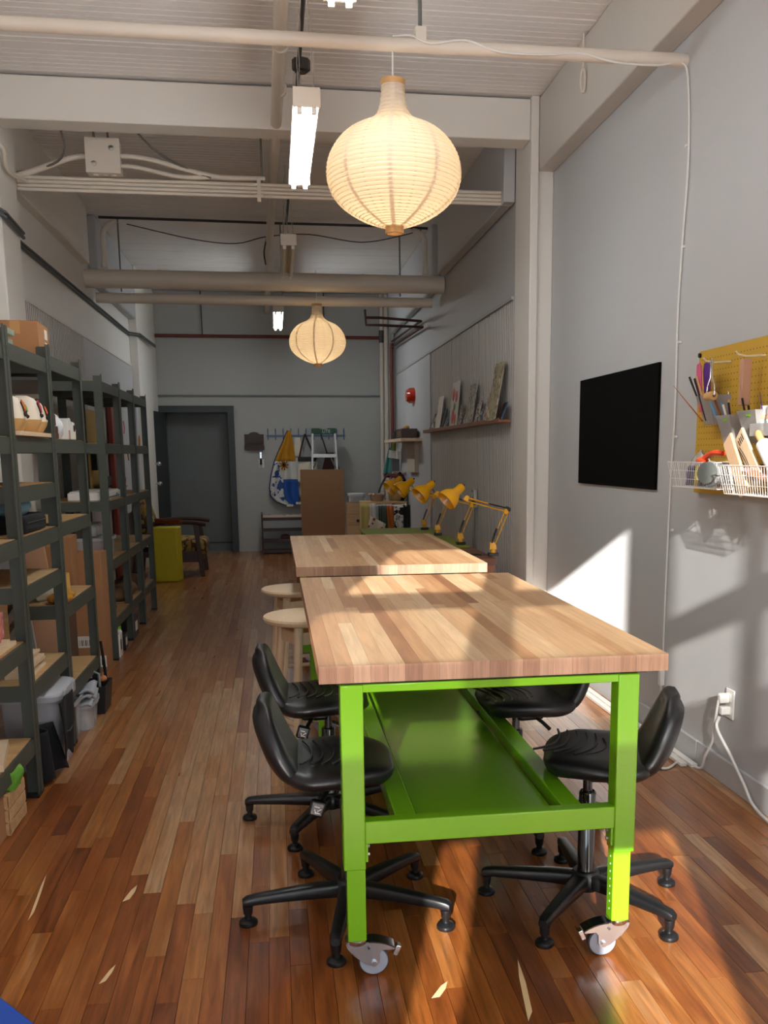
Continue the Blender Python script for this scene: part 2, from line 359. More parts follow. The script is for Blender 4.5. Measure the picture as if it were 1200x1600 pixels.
struct('column_left_back', box(XL, -1.575, 12.45, YB, 0, ZC), TRIMW, bevel=.006)
struct('column_right_back', box(1.655, XR2, 13.75, YB, 0, ZC), WHITE, bevel=.006)
RIB_ = wall_paint('seam_rail_paint', '#a9a6a2')
# ribbed wall panels with a cap rail
RIB = pm('ribbed_panel_paint', '#dedad5', rough=.5, var=.04)
def ribbed(y0, y1, z1, xw, side, parent, n0=.055, mat=None):
    poly = [(0, y0)]; y = y0
    while y < y1-.02:
        poly += [(.014, y+.002), (.014, y+n0-.033), (.001, y+n0-.030), (.001, y+n0-.002)]; y += n0
    poly += [(0, y)]
    o = MB().prism([(xw-side*u, v) for u, v in poly], 'z', 0, z1).build('ribbed_panel', mat or RIB, parent, smooth=0)
    o.data.materials.append(pm('groove_shade', '#a8a49f', rough=.6))  # darker colour on the groove faces paints in the shade between ribs
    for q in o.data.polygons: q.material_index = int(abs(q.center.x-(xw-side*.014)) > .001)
wpr = struct('trim_1', box(XR2-.022, XR2, 6.86, 13.4, 2.425, 2.447), RIB_)
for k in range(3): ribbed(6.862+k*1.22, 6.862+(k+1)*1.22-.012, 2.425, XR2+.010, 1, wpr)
MB().box(XR2-.012, XR2, 10.54, 13.4, 0, 2.425).build('flat_panel', WHITE, wpr, smooth=0)
wpl = struct('trim_2', box(XL, XL+.02, 6.93, 12.44, 2.43, 2.45), TRIMW)
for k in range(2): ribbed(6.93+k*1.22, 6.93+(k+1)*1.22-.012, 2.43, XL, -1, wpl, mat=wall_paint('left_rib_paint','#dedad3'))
MB().box(XL, XL+.012, 9.37, 12.44, 0, 2.43).build('flat_panel', WHITE, wpl, smooth=0)
b = struct('baseboard_right', box(XR-.016, XR, .3, 3.955, 0, .108).box(XR-.016, XR, 3.96, 6.47, 0, .108), WHITE, bevel=.003)
struct('trim_3', box(-1.655, 1.575, YB-.03, YB, 2.19, 2.21), GREY)

# doorway in the back wall
fr = struct('door_1', box(-1.58,-1.49,YB-.05,YB+.10,0,2.06).box(-.635,-.545,YB-.05,YB+.10,0,2.06).box(-1.49,-.635,YB-.05,YB+.10,1.965,2.06), DKGREY, bevel=.004)
box(-1.56,-1.5,YB+.12,YB+.38,-.01,2.1).box(-.62,-.56,YB+.12,YB+.38,-.01,2.1).box(-1.56,-.56,YB+.12,YB+.38,1.98,2.1).box(-1.6,-.5,YB+.34,YB+.40,-.1,2.2).build('reveal', GREY, fr)
d = struct('door_2', box(-1.5,-.62,YB+.30,YB+.34,.0,2.0), pm('grey_door', '#676c6a', rough=.45))
box(-1.5,-.62,YB+.02,YB+.30,-.01,.002).build('threshold', pm('threshold_grey', '#7d807d', rough=.5), d)
box(-1.5,-.62,YB+.28,YB+.30,.10,.125).build('kick_strip', DKGREY, d)
leaf = struct('door_3', MB().bar((-1.50,14.24,1.0),(-1.635,13.43,1.0),.045,1.93), DKGREY, bevel=.003)
for z in (1.27, 1.01):
    k = MB().cyl((-1.59,13.52,z),(-1.53,13.51,z),.012); k.ball((-1.515,13.508,z),.03,12); k.build('door_knob', CHROME, leaf)
MB().box(-1.512,-1.49,14.16,14.2,1.80,1.92).build('door_hinge', ZINC, leaf)
# ================================================================== pipes, conduits and lights overhead
def pipe(name, path, r, label, cat='pipe', mat=None, n=12, group=None, parts=()):
    o = MB().tube(path, r, n).build(name, mat or PIPEW); return tag(o, label, cat, group)
fp = pipe('ceiling_pipe', [(XL,4.4,3.063),(XR,4.4,3.063)], .028, 'white pipe crossing the room in front of the cross beam, lantern cord tied to it')
MB().box(.640,.685,4.375,4.425,3.05,3.13).build('pipe_hanger', PIPEW, fp)
MB().tube([(.662,4.4,3.12),(.662,4.4,3.6)], .008, 8).build('hanger_rod', GREY, fp)
b1 = pipe('ceiling_pipe', [(XL,9.75,2.99),(XR2,9.75,2.99)], .084, 'fat white insulated pipe, upper of the pair at the room middle')
for x in (-1.0, .0, .9): MB().tube([(x-.02,9.75,2.99),(x+.02,9.75,2.99)], .0855, 14).build('pipe_band', PIPEW, b1)
b2 = pipe('ceiling_pipe', [(-1.64,10.1,2.872),(1.62,10.1,2.872)], .048, 'thinner white pipe running just below the fat insulated pipe')
for x in (-1.4, .13, 1.3): MB().tube([(x,10.1,2.93),(x,10.1,3.594)], .008, 6).build('hanger_rod', GREY, b2)
mp = pipe('ceiling_pipe', [(.115,2.0,3.40),(.10,4.8,3.40),(.08,6.4,3.38),(.07,6.9,3.36),(.05,8,3.34),(.0,11.0,3.34),(-.03,YB,3.34)], .034, 'long white pipe running lengthwise under the ceiling beside the tube lights')
for y in (5.35, 5.95): MB().tube([(.097,y-.012,3.395),(.096,y+.012,3.395)], .042, 14).build('pipe_coupling', PIPEW, mp)
pipe('ceiling_conduit', [(.205,2.0,3.47),(.205,4.8,3.47),(.20,6.4,3.47),(.18,9.5,3.47)], .011, 'thin grey conduit running lengthwise above the tube lights', 'conduit', DKMETAL, 8)
jb = thing('junction_box', 'grey octagonal junction box on the ceiling above the near tube light', 'junction box', (.215,5.80,3.47))
MB().lathe([(.001,-.03),(.045,-.03),(.05,-.025),(.05,.025),(.001,.025)], 8).build('box_body', DKMETAL, jb, smooth=0); MB().lathe([(.001,-.04),(.03,-.04),(.03,-.034)], 8).build('cover_plate', DKMETAL, jb)
tag(MB().tube([(-.02,6.95,3.145),(-.02,6.9,3.585)], .007, 8).build('hanger_rod', GREY), 'thin grey rod holding the white conduit bundle up to the ceiling', 'rod')
# four conduits strapped together
for k in range(4):
    pipe('conduit', [(-1.57,6.95,3.068+k*.024),(XR2,6.95,3.068+k*.024)], .0115, ['lowest','third','second','top'][k]+' white conduit of the bundle crossing under the junction box', 'conduit', n=10, group='conduit bundle')
st = box(-.055,-.03,6.93,6.985,3.03,3.18).build('conduit_strap', PIPEW, bevel=.002); tag(st, 'white strap clamp around the conduit bundle below the grey rod', 'clamp'); MB().box(-.07,-.015,6.925,6.935,3.055,3.075).build('strap_foot', PIPEW, st)
for k, (p, r, w) in enumerate(((bez((-.92,6.93,3.28),(-.7,6.93,3.29),(-.62,6.93,3.22),(-.28,6.95,3.175)), .016, 'upper'), (bez((-.92,6.93,3.22),(-.72,6.93,3.23),(-.65,6.93,3.14),(-.35,6.95,3.178)), .014, 'lower'))):
    pipe('bent_conduit', list(p)+[(.0 if k == 0 else -.12,6.95,3.18)], r, w+' bent white conduit leaving the white box towards the bundle', 'conduit', n=10, group='bent conduits')
pipe('bent_conduit', bez((-1.12,6.93,3.27),(-1.24,6.93,3.28),(-1.3,6.93,3.22),(-1.58,6.94,3.14)), .019, 'white conduit from the white box down to the pillar on the shelf side', 'conduit', n=10, group='bent conduits')
eb = thing('electrical_box', 'square white electrical box with two knockouts hanging under the ceiling boards', 'electrical box', (-1.02,6.9,3.16))
MB().box(-.105,.105,-.03,.08,.0,.205).build('box_body', PIPEW, eb, bevel=.003); MB().box(-.108,.108,-.036,-.03,.0,.21).build('front_cover', PIPEW, eb, bevel=.002)
for x, z in ((.055,.15),(-.055,.055)): MB().lathe([(.001,0),(.016,0),(.016,.008),(.001,.01)], 12).build('knockout', ZINC, eb).matrix_local = Matrix.Translation((x,-.036,z)) @ Matrix.Rotation(PI/2,4,'X')
for k in range(3): MB().cyl((-.055+k*.055,.02,-.006),(-.055+k*.055,.02,0),.017,n=10).build('knockout', PIPEW, eb)
CABLE = pm('grey_cable', '#6b655e', rough=.6)
for k, p in enumerate((bez((-1.26,6.72,3.42),(-1.18,6.9,3.2),(-1.35,6.93,3.21),(-1.57,6.95,3.165)), [(-1.07,6.9,3.365),(-1.068,6.8,3.5),(-1.07,6.7,3.59)], [(-.985,6.9,3.365),(-.975,6.8,3.5),(-.98,6.7,3.59)], bez((-.85,6.7,3.45),(-.75,6.85,3.35),(-.72,6.93,3.28),(-.35,6.94,3.17)))):
    pipe('cable', p, .007, ['grey cable looping down from the cross beam to the pillar','first short grey cable rising from the white box top','second short grey cable rising from the white box top','grey cable with a red splice sagging to the conduit bundle'][k], 'cable', CABLE, 8)
pipe('black_cable', [(-1.55,9.95,3.57),(-.6,9.95,3.565),(0,9.95,3.56),(1.1,9.95,3.56),(1.56,9.95,3.55)], .012, 'black conduit across the ceiling where the second bay ends', 'conduit', pm('black_conduit', '#2b2927', rough=.6), 8)
pipe('black_cable', spline([(-1.3,9.97,3.52),(-.7,9.97,3.40),(-.3,9.97,3.37),(.0,9.97,3.44),(.4,9.97,3.47),(.9,9.97,3.41),(1.3,9.97,3.48),(1.5,9.97,3.54)],5), .005, 'thin sagging wire hung below the black ceiling conduit', 'cable', DKMETAL, 6)
pipe('dropping_cable', spline([(.02,9.6,3.52),(.01,9.66,3.42),(-.03,9.68,3.25),(-.02,9.68,3.13)],4), .008, 'dark cable dropping beside the lengthwise pipe at the fat pipe', 'cable', DKMETAL, 6)
def elbow(x, s, lab):
    p = [(x+s*.12,9.82,3.50)]+[(x+s*.12-s*.12*math.sin(a),9.82,3.38+.12*math.cos(a)) for a in [PI/2*i/6 for i in range(7)]]+[(x,9.82,3.105)]
    o = MB().tube(p, .022, 10).build('elbow_pipe', PIPEW); tag(o, lab, 'pipe'); MB().tube([(x,9.82,3.10),(x,9.82,3.14)], .032, 12).build('pipe_collar', PIPEW, o)
elbow(-1.50, 1, 'white pipe bending down to the fat pipe on the shelf side'); elbow(1.515, -1, 'white pipe bending down to the fat pipe on the card ledge side')
# conduit along the shelf wall and around the pillar
CON = pm('grey_conduit', '#55575a', rough=.4, metal=.3)
for k in range(2):
    pipe('wall_conduit', [(XL+.02,6.95,2.78+k*.026),(XL+.02,12.3,2.785+k*.026),(-1.55,12.5,2.79+k*.026),(-1.5,13.6,2.78+k*.02)], .011, ('lower','upper')[k]+' dark grey conduit running along the wall above the shelves', 'conduit', CON, 8, 'wall conduits')
    pipe('wall_conduit', [(XL+.02,6.4,2.83+k*.028),(-1.60,6.44,2.82+k*.028),(-1.545,6.47,2.79+k*.028),(-1.545,6.90,2.76+k*.028)], .011, ('lower','upper')[k]+' dark grey conduit bent around the white pillar', 'conduit', CON, 8, 'pillar conduits')
pipe('cable', spline([(XL+.02,6.45,3.20),(-1.58,6.45,3.21),(-1.53,6.5,3.17),(-1.545,6.6,3.09),(-1.5,6.9,3.10)],4), .011, 'white cable hooked around the pillar under the cross beam', 'cable', PIPEW, 8)
# pipes against the back wall
rp = pipe('red_pipe', [(-1.57,YB-.06,3.0),(1.56,YB-.06,3.0)], .022, 'dark red sprinkler pipe high across the back wall', mat=RUST)
for x in (-.93, .75): MB().tube([(x,YB-.06,3.01),(x,YB-.06,3.594)], .009, 6).build('hanger_rod', DKMETAL, rp)
wp = pipe('white_pipe', [(1.545,YB-.07,0),(1.56,YB-.07,3.59)], .027, 'slim white pipe standing in the back corner, first from the door')
pipe('white_pipe', [(1.615,YB-.08,0),(1.625,YB-.08,3.59)], .034, 'thicker white pipe standing in the back corner beside the red one')
MB().tube([(1.557,YB-.07,2.93),(1.558,YB-.07,3.1)], .036, 10).build('pipe_coupling', DKMETAL, wp)
pipe('red_pipe', [(1.625,13.6,0),(1.625,13.6,2.86)], .026, 'rust red pipe standing upright in the back corner', mat=RUST)
for k in range(2):
    z = 2.80-k*.075
    pipe('red_pipe', [(1.63,13.6,z+.08),(1.63,10.9+k*-.1,z),(1.15,10.6,z-.01),(1.0+k*.0,10.6,z-.01)] + ([(.99,10.6,2.87)] if k else []), .014, ('upper','lower')[k]+' thin rust red pipe bent under the white pipes near the wall', mat=pm('rust_pipe', '#472019', rough=.5), n=8, group='thin red pipes')
# electric conduit and switch on the ribbed wall
sw = thing('wall_outlet', 'grey metal outlet box on the ribbed wall above the desk lamps', 'outlet', (XR2-.03,8.1,1.0))
MB().box(-.012,.02,-.05,.05,-.07,.08).build('box_body', ZINC, sw, bevel=.003)
for z in (-.03,.04): MB().box(-.016,-.012,-.02,.02,z-.018,z+.018).build('socket', WHITEP, sw)
pipe('wall_conduit', [(XR2-.03,8.1,0),(XR2-.03,8.1,.93)], .010, 'bare metal conduit below the outlet box on the ribbed wall', 'conduit', ZINC, 8)
# ceiling hook by the beam
hk = thing('turnbuckle', 'white turnbuckle hook hanging on the big beam above the black panel', 'hook', (1.715,5.5,3.30))
MB().tube([(0,0,.12),(0,0,.29)], .006, 8).build('rod', PIPEW, hk); MB().tube([(.012*math.cos(a),0,.055+.06*math.sin(a)) for a in [2*PI*i/14 for i in range(14)]], .006, 8, closed=True).build('ring', PIPEW, hk)

# tube lights
TUBE = emit('tube_glow', (.90, .97, 1.0), 35.0); TUBEOFF = pm('dead_tube', '#c9bda4', rough=.3)
def tube_light(y0, y1, x, z, lit, label):
    t = thing('tube_light', label, 'ceiling light', (x, y0, z), 0, 'tube lights under the ceiling'); L = y1-y0
    MB().prism([(-.058,.045),(-.058,.03),(-.03,.012),(0,.03),(.03,.012),(.058,.03),(.058,.045),(.045,.075),(-.045,.075)], 'y', 0, L).build('housing', PIPEW, t, smooth=0)
    for y in (0, L): MB().box(-.06,.06,y-.008,y+.008,-.002,.078).build('end_plate', PIPEW, t, bevel=.002)
    for s in (-1, 1):
        MB().tube([(s*.032,.02,.0),(s*.032,L-.02,.0)], .0165 if lit else .013, 12).build('tube', TUBE if lit else TUBEOFF, t)
        for y in (.012, L-.012): MB().cbox((s*.032,y,-.004),(.022,.014,.046)).build('tube_holder', WHITEP, t)
    for y in (.05, L-.05):
        n = 7; dz = (3.5-z-.07)/n
        for s in (-1, 1):
            c = MB()
            for k in range(n):
                cz = .075+dz*(k+.5); pts = [((.006*math.cos(a) if k % 2 else 0)+s*(.035-.028*k/n), y+(0 if k % 2 else .006*math.cos(a)), cz+dz*.62*math.sin(a)) for a in [2*PI*i/8 for i in range(8)]]
                c.tube(pts, .0016, 5, closed=True)
            c.build('chain', ZINC, t)
    return t
tube_light(2.66, 3.885, .29, 3.0, True, 'lit tube light just past the top of the photo, only tube ends showing')
tube_light(4.60, 5.86, .190, 2.872, True, 'lit twin tube light hanging on chains beside the big paper lantern')
tube_light(7.80, 9.1, .160, 2.935, False, 'unlit twin tube light hanging above the fat white pipe')
tube_light(11.45, 12.9, .10, 2.95, True, 'small lit tube light beyond the white pipes above the smaller lantern')

# paper lanterns
def paper():
    m, nt, b = nodes('rice_paper'); N = nt.nodes.new
    tl = N('ShaderNodeBsdfTranslucent'); tl.inputs[0].default_value = (.95,.86,.70,1); df = N('ShaderNodeBsdfDiffuse'); df.inputs[0].default_value = (.80,.74,.64,1)
    mx = N('ShaderNodeMixShader'); mx.inputs[0].default_value = .55
    lk(nt, df.outputs[0], mx.inputs[1]); lk(nt, tl.outputs[0], mx.inputs[2]); lk(nt, mx.outputs[0], nt.nodes['Material Output'].inputs['Surface']); return m
PAPER = paper(); PAPER2 = PAPER.copy(); PAPER2.name = 'rice_paper_seam'
for n_ in PAPER2.node_tree.nodes:
    if n_.type == 'MIX_SHADER': n_.inputs[0].default_value = .34
    if n_.type == 'BSDF_DIFFUSE': n_.inputs[0].default_value = (.84,.75,.64,1)
RINGW = pm('lantern_ring', '#c89a63', rough=.5); RIBM = pm('lantern_rib', '#b99f80', rough=.8)
PROF = [(.050,0),(.052,.035),(.054,.065),(.062,.095),(.078,.122),(.105,.142),(.130,.154),(.160,.166),(.190,.181),(.218,.202),(.243,.228),(.262,.256),(.277,.285),(.286,.318),(.289,.348),(.287,.378),(.280,.405),(.268,.432),(.250,.457),(.226,.481),(.195,.503),(.160,.524),(.120,.542),(.080,.556),(.048,.566)]
def prof_at(t):
    q = t*(len(PROF)-1); i = min(int(q), len(PROF)-2); f = q-i
    return PROF[i][0]*(1-f)+PROF[i+1][0]*f, PROF[i][1]*(1-f)+PROF[i+1][1]*f
def lantern(x, y, zt, s, zc, label, watt):
    t = thing('paper_lantern', label, 'pendant lamp', (x, y, zt), 0, 'paper lanterns hung from the ceiling pipes')
    # resample by arc length into even bands so every hoop shows
    pts = [prof_at(i/400) for i in range(401)]; L = [0]
    for a, b in zip(pts, pts[1:]): L.append(L[-1]+math.hypot(a[0]-b[0], a[1]-b[1]))
    nb = 46; out = []; j = 0
    for k in range(nb*2+1):
        d = L[-1]*k/(nb*2)
        while j < 399 and L[j+1] < d: j += 1
        r, z = pts[j]; out.append(((r-(.0035 if k % 2 else 0))*s, -z*s-.02))
    MB().lathe(out, 48).build('paper_shade', PAPER, t, smooth=20)
    for q in range(9):
        a = 2*PI*q/9+.35
        pts2 = [(r+.0012*s, z) for r, z in out]
        MB().grid(lambda u, v: (lambda r, z: (r*math.cos(a+(v-.5)*.018*s/max(r,.05)), r*math.sin(a+(v-.5)*.018*s/max(r,.05)), z))(*pts2[int(round(u*(len(pts2)-1)))]), len(pts2)-1, 1).build('shade_rib', PAPER2, t, smooth=0)
    hp = MB()
    for r, z in out[1::2]: hp.tube([((r-.001)*math.cos(a),(r-.001)*math.sin(a),z) for a in [2*PI*i/32 for i in range(32)]], .0013*s, 4, closed=True)
    hp.build('shade_hoops', RIBM, t)
    MB().lathe([(.046*s,.0),(.052*s,.0),(.052*s,-.022*s),(.046*s,-.022*s),(.046*s,.0)], 28).build('top_ring', RINGW, t)
    zb = out[-1][1]; MB().lathe([(.032*s,zb+.004),(.040*s,zb+.004),(.040*s,zb-.026*s),(.032*s,zb-.026*s),(.032*s,zb+.004)], 24).build('bottom_ring', RINGW, t)
    MB().tube([(0,0,zc-zt),(0,0,-.16*s)], .0035, 6).build('cord', WHITEP, t)
    MB().cyl((0,0,-.16*s),(0,0,-.23*s),.018).build('bulb_socket', WHITEP, t)
    MB().ball((0,0,-.29*s),.045,12).build('bulb', emit('bulb_glow', (1.0,.78,.48), 6.0), t)
    l = bpy.data.lights.new('bulb_light', 'POINT'); l.energy = watt; l.color = (1.0,.80,.55); l.shadow_soft_size = .06; lo = bpy.data.objects.new('bulb_light', l); COL.objects.link(lo); lo.parent = t; lo.location = (0,0,-.36*s)
lantern(.545, 4.4, 2.925, 1.0, 3.09, 'big cream paper lantern hanging from the white pipe over the near table', 2.0)
lantern(.449, 9.75, 2.795, .945, 3.10, 'smaller-looking cream paper lantern hanging from the fat pipe down the room', 2.2)
# cord of the big lantern, run along the pipe and down the wall
lc = MB().tube(spline([(.545,4.4,3.094),(.62,4.385,3.095),(.70,4.36,3.06),(.85,4.375,3.085),(1.0,4.37,3.045),(1.2,4.37,3.045),(1.35,4.375,3.06),(1.5,4.37,3.03),(1.70,4.38,3.03),(1.80,4.385,3.05),(1.832,4.36,2.98),(1.832,4.32,2.64),(1.832,4.35,2.3),(1.832,4.37,2.0),(1.832,4.36,1.57),(1.832,4.38,1.22),(1.832,4.39,.62),(1.832,4.385,.33)],5), .0045, 6).build('white_cable', WHITEP)
tag(lc, 'white lantern cord wound along the pipe and hanging down the bare wall', 'cable')
MB().cbox((1.826,4.385,.30),(.024,.03,.075)).build('plug', WHITEP, lc, bevel=.004)
for z in (2.7,2.28,1.87,1.45,1.02): MB().cbox((1.834,4.345,z),(.012,.018,.01)).build('cord_clip', WHITEP, lc)
# ================================================================== work tables
def caster_into(parent, x, y, s):
    """swivel caster with brake; s = +1 pedal towards +x"""
    c = MB().lathe([(.001,.108),(.031,.108),(.031,.098),(.026,.092),(.001,.092)], 20, (x,y,0)).build('caster', CHROME, parent)
    cx = x+s*.044
    for dy in (-.021, .019):
        pl = [(x+s*a, b) for a, b in ((-.030,.098),(.030,.100),(.070,.094),(.100,.080),(.098,.074),(.066,.075),(.059,.066),(.058,.042),(.052,.032),(.042,.030),(.024,.036),(-.008,.062),(-.026,.084))]
        if s < 0: pl = pl[::-1]
        MB().prism(pl, 'y', y+dy, y+dy+.003).build('fork_plate', CHROME, c, smooth=0)
    MB().prism([(x-s*.030,.098),(x-s*.008,.062),(x-s*.003,.062),(x-s*.025,.098)][::s], 'y', y-.02, y+.02).build('fork_nose', CHROME, c, smooth=0)
    w = MB(); w.M = Matrix.Translation((cx,y,.0405)) @ Matrix.Rotation(PI/2,4,'X')
    w.lathe([(.001,-.0135),(.027,-.0135),(.028,-.012),(.029,-.0135),(.037,-.013),(.0375,-.012),(.0375,.012),(.037,.013),(.029,.0135),(.001,.0135)], 32); w.build('wheel', pm('caster_grey','#9a9fab',rough=.45), c)
    t = MB(); t.M = w.M; t.lathe([(.0374,-.012),(.0405,-.009),(.0405,.009),(.0374,.012)], 32); t.build('tyre', pm('caster_tyre','#4b4d53',rough=.6), c)
    MB().cyl((cx,y-.029,.0405),(cx,y+.026,.0405),.0075,n=6).build('axle_bolt', CHROME, c)
    top = [(x+s*(.03+.07*i/8), .1025-.020*(i/8)**2) for i in range(9)]
    MB().prism([(a,b) for a,b in top]+[(a,b-.004) for a,b in top[::-1]], 'y', y-.022, y+.022).build('brake_pedal', pm('brake_black','#15171a',rough=.15,coat=.5), c, smooth=30)
    MB().cbox((x+s*.106,y-.01,.070),(.014,.024,.03),ry=s*.4).build('brake_tab', CHROME, c, bevel=.002)
    MB().cyl((x+s*.030,y-.025,.085),(x+s*.030,y-.02,.085),.004,n=8).build('rivet', DKMETAL, c)
    return c
def work_table(name, label, x, y, seed):
    rnd = random.Random(seed)
    t = thing(name, label, 'table', (x, y, 0), 0, 'lime work tables with wooden tops')
    n = 21; w = .914/n; L = 1.80
    for i in range(n):
        cuts = [0]
        while cuts[-1] < L: cuts.append(min(L, cuts[-1]+rnd.choice((.45,.7,.95,1.2,1.8))*rnd.uniform(.8,1.2)))
        if len(cuts) > 2 and L-cuts[-2] < .15: cuts.pop(-2)
        for a, b in zip(cuts, cuts[1:]):
            m = MB(); m.t = min(.98, max(.02, rnd.gauss(.55, .24)))
            m.box(-.457+i*w+.0002, -.457+(i+1)*w-.0002, a+(.0002 if a else 0), b-.0002, .8155, .86-rnd.uniform(0,.0002)); o = m.build('stave', MAPLE, t, smooth=0); o.data.materials.append(ENDG)
            for q in o.data.polygons: q.material_index = int(abs(q.normal.y) > .9)
    for sx in (-1, 1):
        for y0 in (.014, 1.70):
            o = .366-.009*sx; l = box(sx*o-.029, sx*o+.029, y0, y0+.06, .309, .806).build('leg', LIME, t, bevel=.003)
            box(sx*(o-.003)-.0245, sx*(o-.003)+.0245, y0+.005, y0+.052, .107, .32).build('leg_extension', LIME, l, bevel=.002)
            hs = MB()
            for k in range(8): hs.cyl((sx*(o-.003)-sx*.025, y0+.028, .135+k*.022), (sx*(o-.003)-sx*.0242, y0+.028, .135+k*.022), .003, n=8)
            hs.build('height_holes', pm('hole_light','#cfd8b8',rough=.6), l)
            b = box(sx*(o-.0295)-sx*.006 if sx > 0 else sx*(o-.0295), sx*(o-.0295) if sx > 0 else sx*(o-.0295)+.006, y0+.008, y0+.05, .328, .378).build('bracket', LIME, l)
            for z in (.340,.364): MB().cyl((sx*(o-.036)-sx*.006,y0+.03,z),(sx*(o-.036),y0+.03,z),.0055,n=6).build('bolt', ZINC, l)
            caster_into(t, sx*(o-.003), y0+.03, 1 if sx < 0 else -1)
    for y0 in (.014, 1.70):
        box(-.347,.330,y0+.004,y0+.044,.785,.806).build('top_rail', LIME, t, bevel=.002)
        box(-.347,.330,y0+.004,y0+.06 if y0 > 1 else y0+.045,.378,.440).build('lower_rail', LIME, t, bevel=.003)
    box(-.41,.41,.03,1.74,.806,.8152).build('shadow_plate', pm('shadow_olive','#2c3616',rough=.6), t)  # added dark plate standing in for the shadow under the top
    for x0 in (-.263, .193): box(x0,x0+.056,.06,1.70,.385,.438).build('side_rail', LIME, t, bevel=.003)
    box(-.197,.183,.062,1.70,.385,.408).build('lower_shelf', LIME, t, bevel=.002)
    return t
work_table('work_table', 'near work table with butcher block top and lime legs on casters', .548, 2.37, 3)
work_table('work_table', 'far work table with butcher block top, behind the near table', .541, 4.565, 11)

# ================================================================== swivel chairs
def ring(c, tan, hw, th, n=22):
    """rounded flat ring across y at centre c=(x,z) with profile tangent tan"""
    tx, tz = tan; L = math.hypot(tx, tz); nx, nz = -tz/L, tx/L; out = []
    for k in range(n):
        a = 2*PI*k/n; ca, sa = math.cos(a), math.sin(a); p = .55
        yy = hw*math.copysign(abs(ca)**p, ca); q = th*math.copysign(abs(sa)**.8, sa)
        dish = .018*(1-(yy/max(hw,1e-4))**2)*min(1, hw/.15)
        out.append((c[0]+nx*(q+dish), yy, c[1]+nz*(q+dish)))
    return out
def shell(stations, sub=4):
    P = spline([(a,b,0) for a,b,_,_ in stations], sub); Wd = spline([(c,d,0) for _,_,c,d in stations], sub); R = []
    for i, p in enumerate(P):
        q = P[min(i+1,len(P)-1)]; o = P[max(i-1,0)]
        R.append(ring((p[0],p[1]), (q[0]-o[0], q[1]-o[1]), max(.004,Wd[i][0]), max(.003,Wd[i][1])))
    return MB().loft(R)
RUB = pm('chair_polyurethane', '#17181a', rough=.42, var=.15, scale=25, bump=.08)
def swivel_chair(label, x, y, facing, base_a, tilt=0):
    t = thing('swivel_chair', label, 'chair', (x, y, 0), 0, 'black swivel work chairs')
    F = Matrix.Rotation(facing, 4, 'Z')
    def put(o): o.matrix_local = F @ o.matrix_local; return o
    seat = shell([(.130,.468,.03,.006),(.126,.470,.10,.024),(.097,.480,.158,.034),(.03,.488,.198,.036),(-.05,.485,.212,.036),(-.12,.482,.205,.034),(-.165,.494,.17,.028),(-.185,.515,.10,.012)])
    so = put(seat.build('seat', RUB, t, smooth=60))
    for k in range(6):
        xx = .050-.031*k; hw_ = .09 if k < 1 else .115; put(MB().tube([(xx-.030*v*v, v*hw_, .5075+.018*(v*hw_/.205)**2-(.004 if k < 1 else .001)) for v in [i/8-1+i/8 for i in range(9)]], .0038, 6).build('seat_rib', RUB, so))
    bk = shell([(-.118,.470,.13,.02),(-.155,.487,.17,.032),(-.185,.530,.174,.036),(-.208,.585,.164,.035),(-.226,.635,.14,.032),(-.237,.668,.10,.026),(-.253,.684,.05,.008)])
    bo = put(bk.build('backrest', RUB, t, smooth=60))
    put(box(-.11,.05,-.07,.07,.435,.462).build('seat_plate', BLACKP, t, bevel=.01)); put(MB().cbox((-.05,0,.425),(.10,.07,.05)).build('tilt_mechanism', BLACKP, t, bevel=.012))
    for sy in (-1, 1):
        pd = put(MB().tube([(-.05,sy*.03,.425),(-.07,sy*.09,.41),(-.085,sy*.125,.392)], .007, 8).build('lever', BLACKP, t))
        put(MB().cbox((-.09,sy*.13,.385),(.045,.022,.048),ry=.3).build('lever_paddle', BLACKP, pd, bevel=.007))
        for q, (dx, dz, a) in enumerate(((0,.006,0),(.006,-.004,.8),(-.006,-.006,-.5),(0,-.012,0))): put(MB().cbox((-.09+dx,sy*.1415,.386+dz),(.016 if q in (0,3) else .003,.001,.003 if q in (0,3) else .014),ry=a+.3).build('paddle_mark', WHITEP, pd))
    MB().cyl((0,0,.25),(0,0,.44),.0145).build('gas_lift', pm('gloss_black','#0a0a0b',rough=.12,coat=.6), t)
    MB().lathe([(.001,.06),(.026,.06),(.028,.10),(.026,.105),(.026,.36),(.022,.366),(.001,.366)], 22).build('column', MATS['gloss_black'], t)
    MB().lathe([(.001,.050),(.045,.052),(.052,.066),(.050,.094),(.038,.110),(.001,.112)], 24).build('base_hub', BLACKP, t)
    for k in range(5):
        a = base_a+k*2*PI/5; A = Matrix.Rotation(a, 4, 'Z')
        R = []
        for r, zc, hw, hh in ((.03,.080,.026,.024),(.10,.082,.025,.022),(.20,.080,.021,.018),(.28,.077,.018,.015),(.312,.074,.017,.014),(.325,.070,.013,.010)):
            R.append([(r, hw*math.copysign(abs(math.cos(q))**.5,math.cos(q)), zc+hh*math.copysign(abs(math.sin(q))**.5,math.sin(q))) for q in [2*PI*i/16 for i in range(16)]])
        m = MB(); m.M = A; m.loft(R); arm = m.build('base_arm', BLACKP, t, smooth=50)
        m = MB(); m.M = A @ Matrix.Translation((.310,0,0)); m.lathe([(.001,0),(.026,0),(.028,.004),(.027,.012),(.020,.018),(.011,.020),(.010,.03),(.014,.036),(.016,.06),(.001,.062)], 18); m.build('glide_foot', BLACKP, arm)
    if tilt: t.rotation_euler = (0,0,tilt)
    return t
swivel_chair('near black swivel chair on the shelf side, base showing behind the lime leg', .186, 2.782, -.03, 3.253)
swivel_chair('black swivel chair on the shelf side, tucked behind another chair, further along the table', .168, 3.564, -.03, 2.985)
